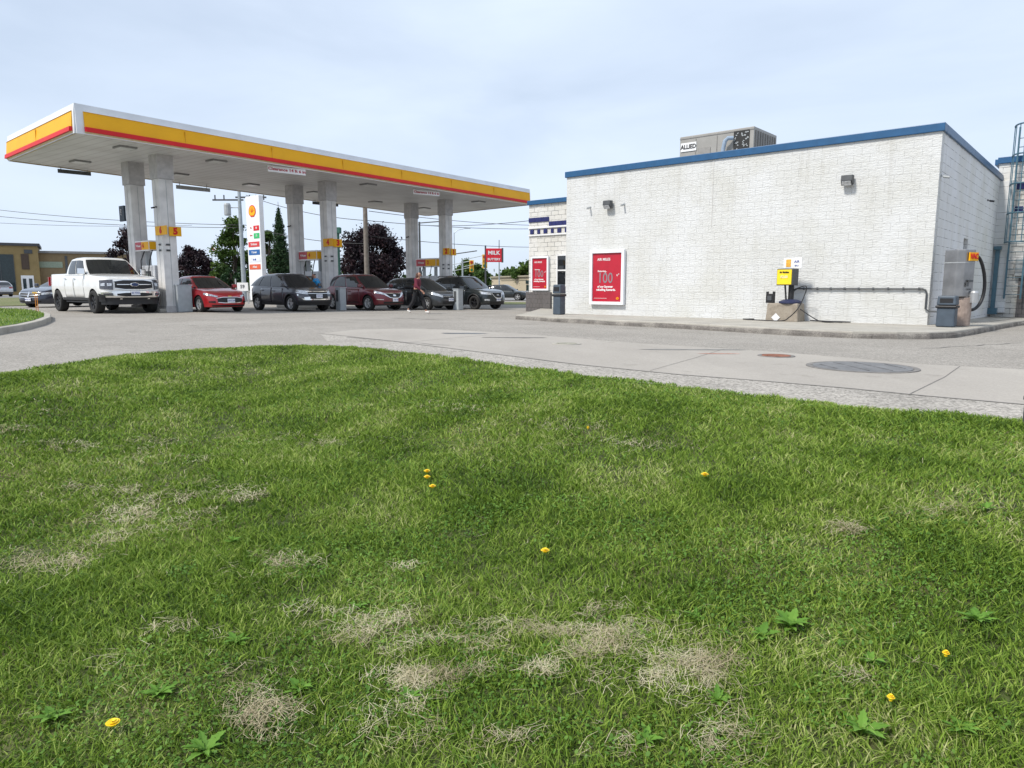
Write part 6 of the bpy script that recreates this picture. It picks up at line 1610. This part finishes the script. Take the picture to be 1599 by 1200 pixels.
thin = vnoise(pts, 1.1, 9) * .6 + vnoise(pts, 5, 10) * .4
keep = rng.uniform(0, 1, n) < np.clip(1.5 - 1.1 * thin, .35, 1)
pts, z, dist, tuft, d_e = pts[keep], z[keep], dist[keep], tuft[keep], d_e[keep]; n = len(pts)
hgt = (.016 + .034 * tuft) * rng.uniform(.6, 1.35, n) * np.clip(.9 + d_e * .3, .9, 1.1); wid = np.clip(.0014 + .00042 * dist, .0017, .0065) * rng.uniform(.7, 1.4, n)
offv = np.abs(np.arctan2(pts[:, 0], pts[:, 1])) > R(46); wid = np.where(offv, np.maximum(wid, .0042), wid); an = rng.uniform(0, 2 * np.pi, n); la = rng.uniform(0, 2 * np.pi, n); le = hgt * rng.uniform(.2, 1.7, n)
side = np.column_stack([np.cos(an), np.sin(an), np.zeros(n)]) * wid[:, None]; lean = np.column_stack([np.cos(la), np.sin(la), np.zeros(n)]) * le[:, None]
base = np.column_stack([pts, z - .004]); up_ = np.column_stack([np.zeros(n), np.zeros(n), hgt])
V = np.stack([base - side, base + side, base + up_ * .6 + lean * .35 + side * .8, base + up_ * .6 + lean * .35 - side * .8, base + up_ + lean], 1).reshape(-1, 3)
i5 = np.arange(n)[:, None] * 5
T = np.concatenate([i5 + [0, 1, 2], i5 + [0, 2, 3], i5 + [3, 2, 4]], 1).reshape(-1, 3)
gm = leaf_mat('grass_blade', [(.050, .100, .012), (.118, .205, .022), (.20, .315, .036), (.31, .41, .075), (.50, .50, .24)], .32, 1.3, rnd=.80, nz=1.35)
o = mesh_np('grass', V, T, gm); tag(o, 'short mown green lawn grass in the foreground', 'grass', kind='stuff')

# low clover and broad leaflets growing in patches between the blades
def cover(n, r0, r1):
    r = np.sqrt(rng.uniform(r0 * r0, r1 * r1, n)); a = rng.uniform(-R(46), R(46), n); p = np.column_stack([r * np.sin(a), r * np.cos(a)]); p = p[inside(p)]
    return p[(vnoise(p, 1.7, 21) * .55 + vnoise(p, 6, 22) * .45) > .50]
cpts = np.vstack([cover(42000, 1.0, 4.0), cover(30000, 4.0, 8.5)]); m_ = len(cpts)
cz = lawn_z(cpts) + rng.uniform(.012, .038, m_); an = rng.uniform(0, 2 * np.pi, m_); sz = rng.uniform(.003, .0075, m_) * (1 + .06 * np.linalg.norm(cpts, axis=1)); tl_ = rng.normal(0, .45, (m_, 2))
u_ = np.column_stack([np.cos(an), np.sin(an), tl_[:, 0]]) * sz[:, None]; v_ = np.column_stack([-np.sin(an), np.cos(an), tl_[:, 1]]) * sz[:, None] * .62; c_ = np.column_stack([cpts, cz])
V = np.stack([c_ - u_, c_ - u_ * .3 - v_, c_ + u_ * .6 - v_ * .8, c_ + u_, c_ + u_ * .6 + v_ * .8, c_ - u_ * .3 + v_], 1).reshape(-1, 3)
o = mesh_np('clover', V, np.arange(m_ * 6).reshape(-1, 6), leaf_mat('clover_leaf', [(.05, .12, .018), (.10, .21, .03), (.17, .30, .05)], .3, 2)); tag(o, 'low clover and small broad leaves growing through the lawn grass', 'clover', kind='stuff')
# dry clippings lying in clumps
clumps = [(210, 815, 60, 18), (290, 800, 50, 14), (150, 845, 35, 10), (400, 770, 25, 10), (50, 877, 30, 12), (120, 882, 30, 12), (240, 697, 30, 10), (400, 585, 38, 8), (15, 675, 25, 8), (110, 772, 40, 10), (210, 770, 50, 9),
          (300, 995, 38, 16), (370, 1035, 60, 26), (420, 1110, 45, 28), (500, 965, 40, 14), (590, 975, 60, 16), (620, 1060, 60, 26), (720, 1075, 60, 20), (900, 985, 75, 26), (920, 1010, 60, 25), (880, 1045, 45, 25), (1090, 1050, 50, 25), (180, 1045, 25, 10),
          (430, 890, 45, 14), (420, 880, 35, 20), (1320, 830, 20, 6), (1390, 1060, 50, 10), (930, 1180, 45, 20), (1140, 1170, 30, 25), (760, 1010, 35, 25), (1040, 1070, 25, 15), (640, 895, 20, 6), (320, 780, 60, 6), (560, 1010, 80, 12), (820, 1140, 50, 20), (480, 690, 90, 9), (700, 640, 60, 7), (850, 670, 90, 9), (960, 700, 80, 8), (1450, 800, 60, 8), (350, 760, 50, 8), (640, 1130, 50, 20), (60, 640, 30, 6), (300, 720, 60, 8), (100, 700, 50, 7)]
cp = []
for px, py, sx_, sy_ in clumps:
    k = int(sx_ * sy_ * (.85 if py > 850 else 1.15)) + 80
    xs = rng.normal(px, sx_ * .8, k); ys = rng.normal(py, sy_ * .85, k)
    for x, y in zip(xs, ys):
        r = ray(x, min(y, 1260)); zz = -.35
        for _ in range(4):
            q = P(x, min(y, 1260), zz); 
            zz = -.5 if q.y < 0 else float(zz)
            break
        cp.append((x, min(y, 1260)))
cp = np.array(cp)
zz = np.full(len(cp), -.3)
a_ = (cp[:, 0] - CX) / F; b_ = (CY - cp[:, 1]) / F; ry = math.cos(TH) + b_ * math.sin(TH); rz2 = -math.sin(TH) + b_ * math.cos(TH)
for _ in range(7):
    tt = (zz - H) / rz2; q = np.column_stack([a_ * tt, ry * tt]); zz = .5 * zz + .5 * lawn_z(q)
q = q[inside(q)]; r_ = np.sqrt(rng.uniform(1.5, 110, 2600)); a_ = rng.uniform(-R(46), R(46), 2600); loose = np.column_stack([r_ * np.sin(a_), r_ * np.cos(a_)]); loose = loose[inside(loose)]; q = np.vstack([q, loose]); q = q[(vnoise(q * np.array([.6, 1.7]), 5, 31) * .27 + vnoise(q * np.array([.6, 1.6]), 14, 32) * .40 + vnoise(q * np.array([.7, 1.3]), 38, 33) * .33) > .575]
sc = rng.normal(0, .02, q.shape); q = q + sc; zc = lawn_z(q)
n = len(q); L_ = rng.uniform(.025, .09, n); an = rng.uniform(0, 2 * np.pi, n); el = rng.normal(.05, .25, n)
dirv = np.column_stack([np.cos(an) * np.cos(el), np.sin(an) * np.cos(el), np.sin(el)]) * L_[:, None] * .5
ctr_ = np.column_stack([q, zc + .010 + rng.uniform(0, .026, n)]); sd_ = np.column_stack([-np.sin(an), np.cos(an), np.zeros(n)]) * (.0004 + .00017 * np.linalg.norm(q, axis=1))[:, None]
bend = np.column_stack([rng.normal(0, .012, n), rng.normal(0, .012, n), rng.uniform(-.005, .012, n)])
V = np.stack([ctr_ - dirv - sd_, ctr_ - dirv + sd_, ctr_ + bend + sd_, ctr_ + bend - sd_, ctr_ + dirv + sd_ * .5, ctr_ + dirv - sd_ * .5], 1).reshape(-1, 3)
i6 = np.arange(n)[:, None] * 6
T = np.concatenate([i6 + [0, 1, 2, 3], i6 + [3, 2, 4, 5]], 1).reshape(-1, 4)
sm = leaf_mat('straw', [(.24, .19, .11), (.45, .39, .25), (.66, .60, .42)], .15, 3)
o = mesh_np('dry_clippings', V, T, sm); tag(o, 'clumps of pale dry grass clippings scattered on the lawn', 'clippings', kind='stuff'); print('straws', n)

def on_lawn(px, py):
    z_ = -.3
    for _ in range(12):
        q = P(px, py, z_); z_ = .5 * z_ + .5 * LZ(q.x, q.y)
    return Vector((q.x, q.y, LZ(q.x, q.y)))
flower_m = mat('dandelion_yellow', (.85, .60, .01), .6, var=.1, scale=60); stem_m = mat('stem_green', (.10, .20, .04), .6)
dl = [(667, 748, 'dandelion flower uppermost of the trio left of the lawn middle'), (667, 757.5, 'middle dandelion of the trio left of the lawn middle'), (675.5, 772.5, 'lowest dandelion of the trio left of the lawn middle'),
      (1100, 755, 'lone dandelion flower on the right part of the lawn'), (851, 876, 'yellow dandelion near the centre of the lawn beside dry grass'), (178, 1152, 'large near dandelion flower at the bottom left'), (918, 679, 'small far dandelion just right of the lawn middle'), (1389, 1114, 'small yellow flower among weeds low on the right'), (1475, 1043, 'tiny yellow bud low at the right')]
for px, py, lab in dl:
    g = on_lawn(px, py); sc_ = 1.0 if 'tiny' not in lab and 'small' not in lab else .55
    ph = .045; t = thing('dandelion', lab, 'flower', g - Vector((0, 0, .005)), 0, 'dandelions in the lawn')
    b = MB(); b.tube([(0, 0, 0), (.004, 0, ph * .5), (0, .0, ph + .008)], .0022, 6); b.build('stem', stem_m, t)
    b = MB()
    for ring, (rr_, n_, zz_) in enumerate(((.022, 16, .0), (.016, 12, .005), (.009, 8, .009))):
        for k in range(n_):
            a = 2 * math.pi * k / n_ + ring * .3; c_ = Vector((math.cos(a), math.sin(a), 0)) * sc_; s_ = Vector((-math.sin(a), math.cos(a), 0)) * .003 * sc_
            zb_ = Vector((0, 0, ph + .010 + zz_)); b.add([zb_ - s_, zb_ + s_, zb_ + c_ * rr_ + s_ * 1.3 + Vector((0, 0, .006)), zb_ + c_ * rr_ - s_ * 1.3 + Vector((0, 0, .006))], [(0, 1, 2, 3)])
    b.lathe([(.001, ph), (.010 * sc_, ph + .004), (.012 * sc_, ph + .012), (.001, ph + .018)], 10); b.build('flower_head', flower_m, t)
weed_m = leaf_mat('weed_leaf', [(.07, .17, .02), (.13, .27, .035), (.21, .38, .06)], .3, 5)
wds = [(1235, 985, 1.3, 'big spreading broad leaved weed right of the lawn centre'), (1190, 1000, .9, 'broad leaved weed just left of the biggest one'), (1525, 975, 1.1, 'broad leaved weed at the right edge of the lawn'), (1345, 1150, 1.2, 'pale green weed rosette at the bottom right'), (1360, 1042, .8, 'small dark weed above the bottom right rosette'),
       (1085, 970, .7, 'low weed left of the big spreading one'), (1120, 1100, .8, 'weed rosette low in the right half'), (365, 850, .8, 'weed left of the lawn centre below the dry patch'), (370, 1010, .9, 'weed beside the near dry clumps on the left'), (85, 1130, 1.0, 'leafy weed at the bottom left near the dandelion'), (250, 1090, 1.0, 'leafy weed between the near dandelion and the dry clump'), (560, 955, .7, 'weed with upright leaf in the lawn middle left'), (640, 1100, .8, 'weed among dry grass at the bottom middle'),
       (320, 1180, 1.1, 'leafy weed at the bottom edge left'), (470, 1085, .9, 'weed right of the near dry clump'), (1010, 1165, .8, 'weed at the bottom edge right of the middle'), (1500, 1150, .9, 'weed near the bottom right corner'), (1540, 800, .8, 'dark tuft of weed at the right above the middle')]
for i, (px, py, s_, lab) in enumerate(wds):
    g = on_lawn(px, py); r = random.Random(i + 40); b = MB(); nl = r.randint(12, 18); s_ *= .72
    for k in range(nl):
        a = 2 * math.pi * k / nl + r.uniform(-.3, .3); ln = r.uniform(.06, .11) * s_; wd_ = ln * r.uniform(.09, .17); u = Vector((math.cos(a), math.sin(a), 0)); v = Vector((-math.sin(a), math.cos(a), 0)); el_ = r.uniform(.3, 1.35)
        rows = []
        for j in range(10):
            q_ = j / 9; c_ = u * ln * q_ * math.cos(el_ * (1 - q_ * .6)) + Vector((0, 0, .012 + ln * math.sin(el_) * (q_ - .45 * q_ * q_))); hw = wd_ * math.sin(math.pi * min(.97, q_ * .85 + .12)) * (1 + .5 * (j % 2))
            rows.append([c_ - v * hw + Vector((0, 0, hw * .3)), c_, c_ + v * hw + Vector((0, 0, hw * .3))])
        b.grid(rows)
    o = b.build('weed', weed_m, None, loc=g, fixn=False); tag(o, lab, 'weed', 'broad leaved weeds in the lawn')
# short grass on the island
ipn = np.array([tuple(p) for p in ip_in]); lo_, hi_ = ipn.min(0), ipn.max(0); n = 26000
pp = rng.uniform(lo_, hi_, (n, 2)); c = np.zeros(n, bool)
for a, b_ in zip(ipn, np.roll(ipn, -1, 0)):
    cond = ((a[1] > pp[:, 1]) != (b_[1] > pp[:, 1])); xi = (b_[0] - a[0]) * (pp[:, 1] - a[1]) / (b_[1] - a[1] + 1e-12) + a[0]; c ^= cond & (pp[:, 0] < xi)
pp = pp[c]; n = len(pp); zb_ = gzv(pp[:, 0], pp[:, 1]) + .145; h2 = rng.uniform(.03, .08, n); an = rng.uniform(0, 6.28, n)
sd_ = np.column_stack([np.cos(an), np.sin(an), np.zeros(n)]) * .012; bs = np.column_stack([pp, zb_]); tp = bs + np.column_stack([rng.normal(0, .02, n), rng.normal(0, .02, n), h2])
V = np.stack([bs - sd_, bs + sd_, tp], 1).reshape(-1, 3); o = mesh_np('island_grass', V, np.arange(n * 3).reshape(-1, 3), gm); tag(o, 'short grass on the kerbed island at the left', 'grass', kind='stuff')
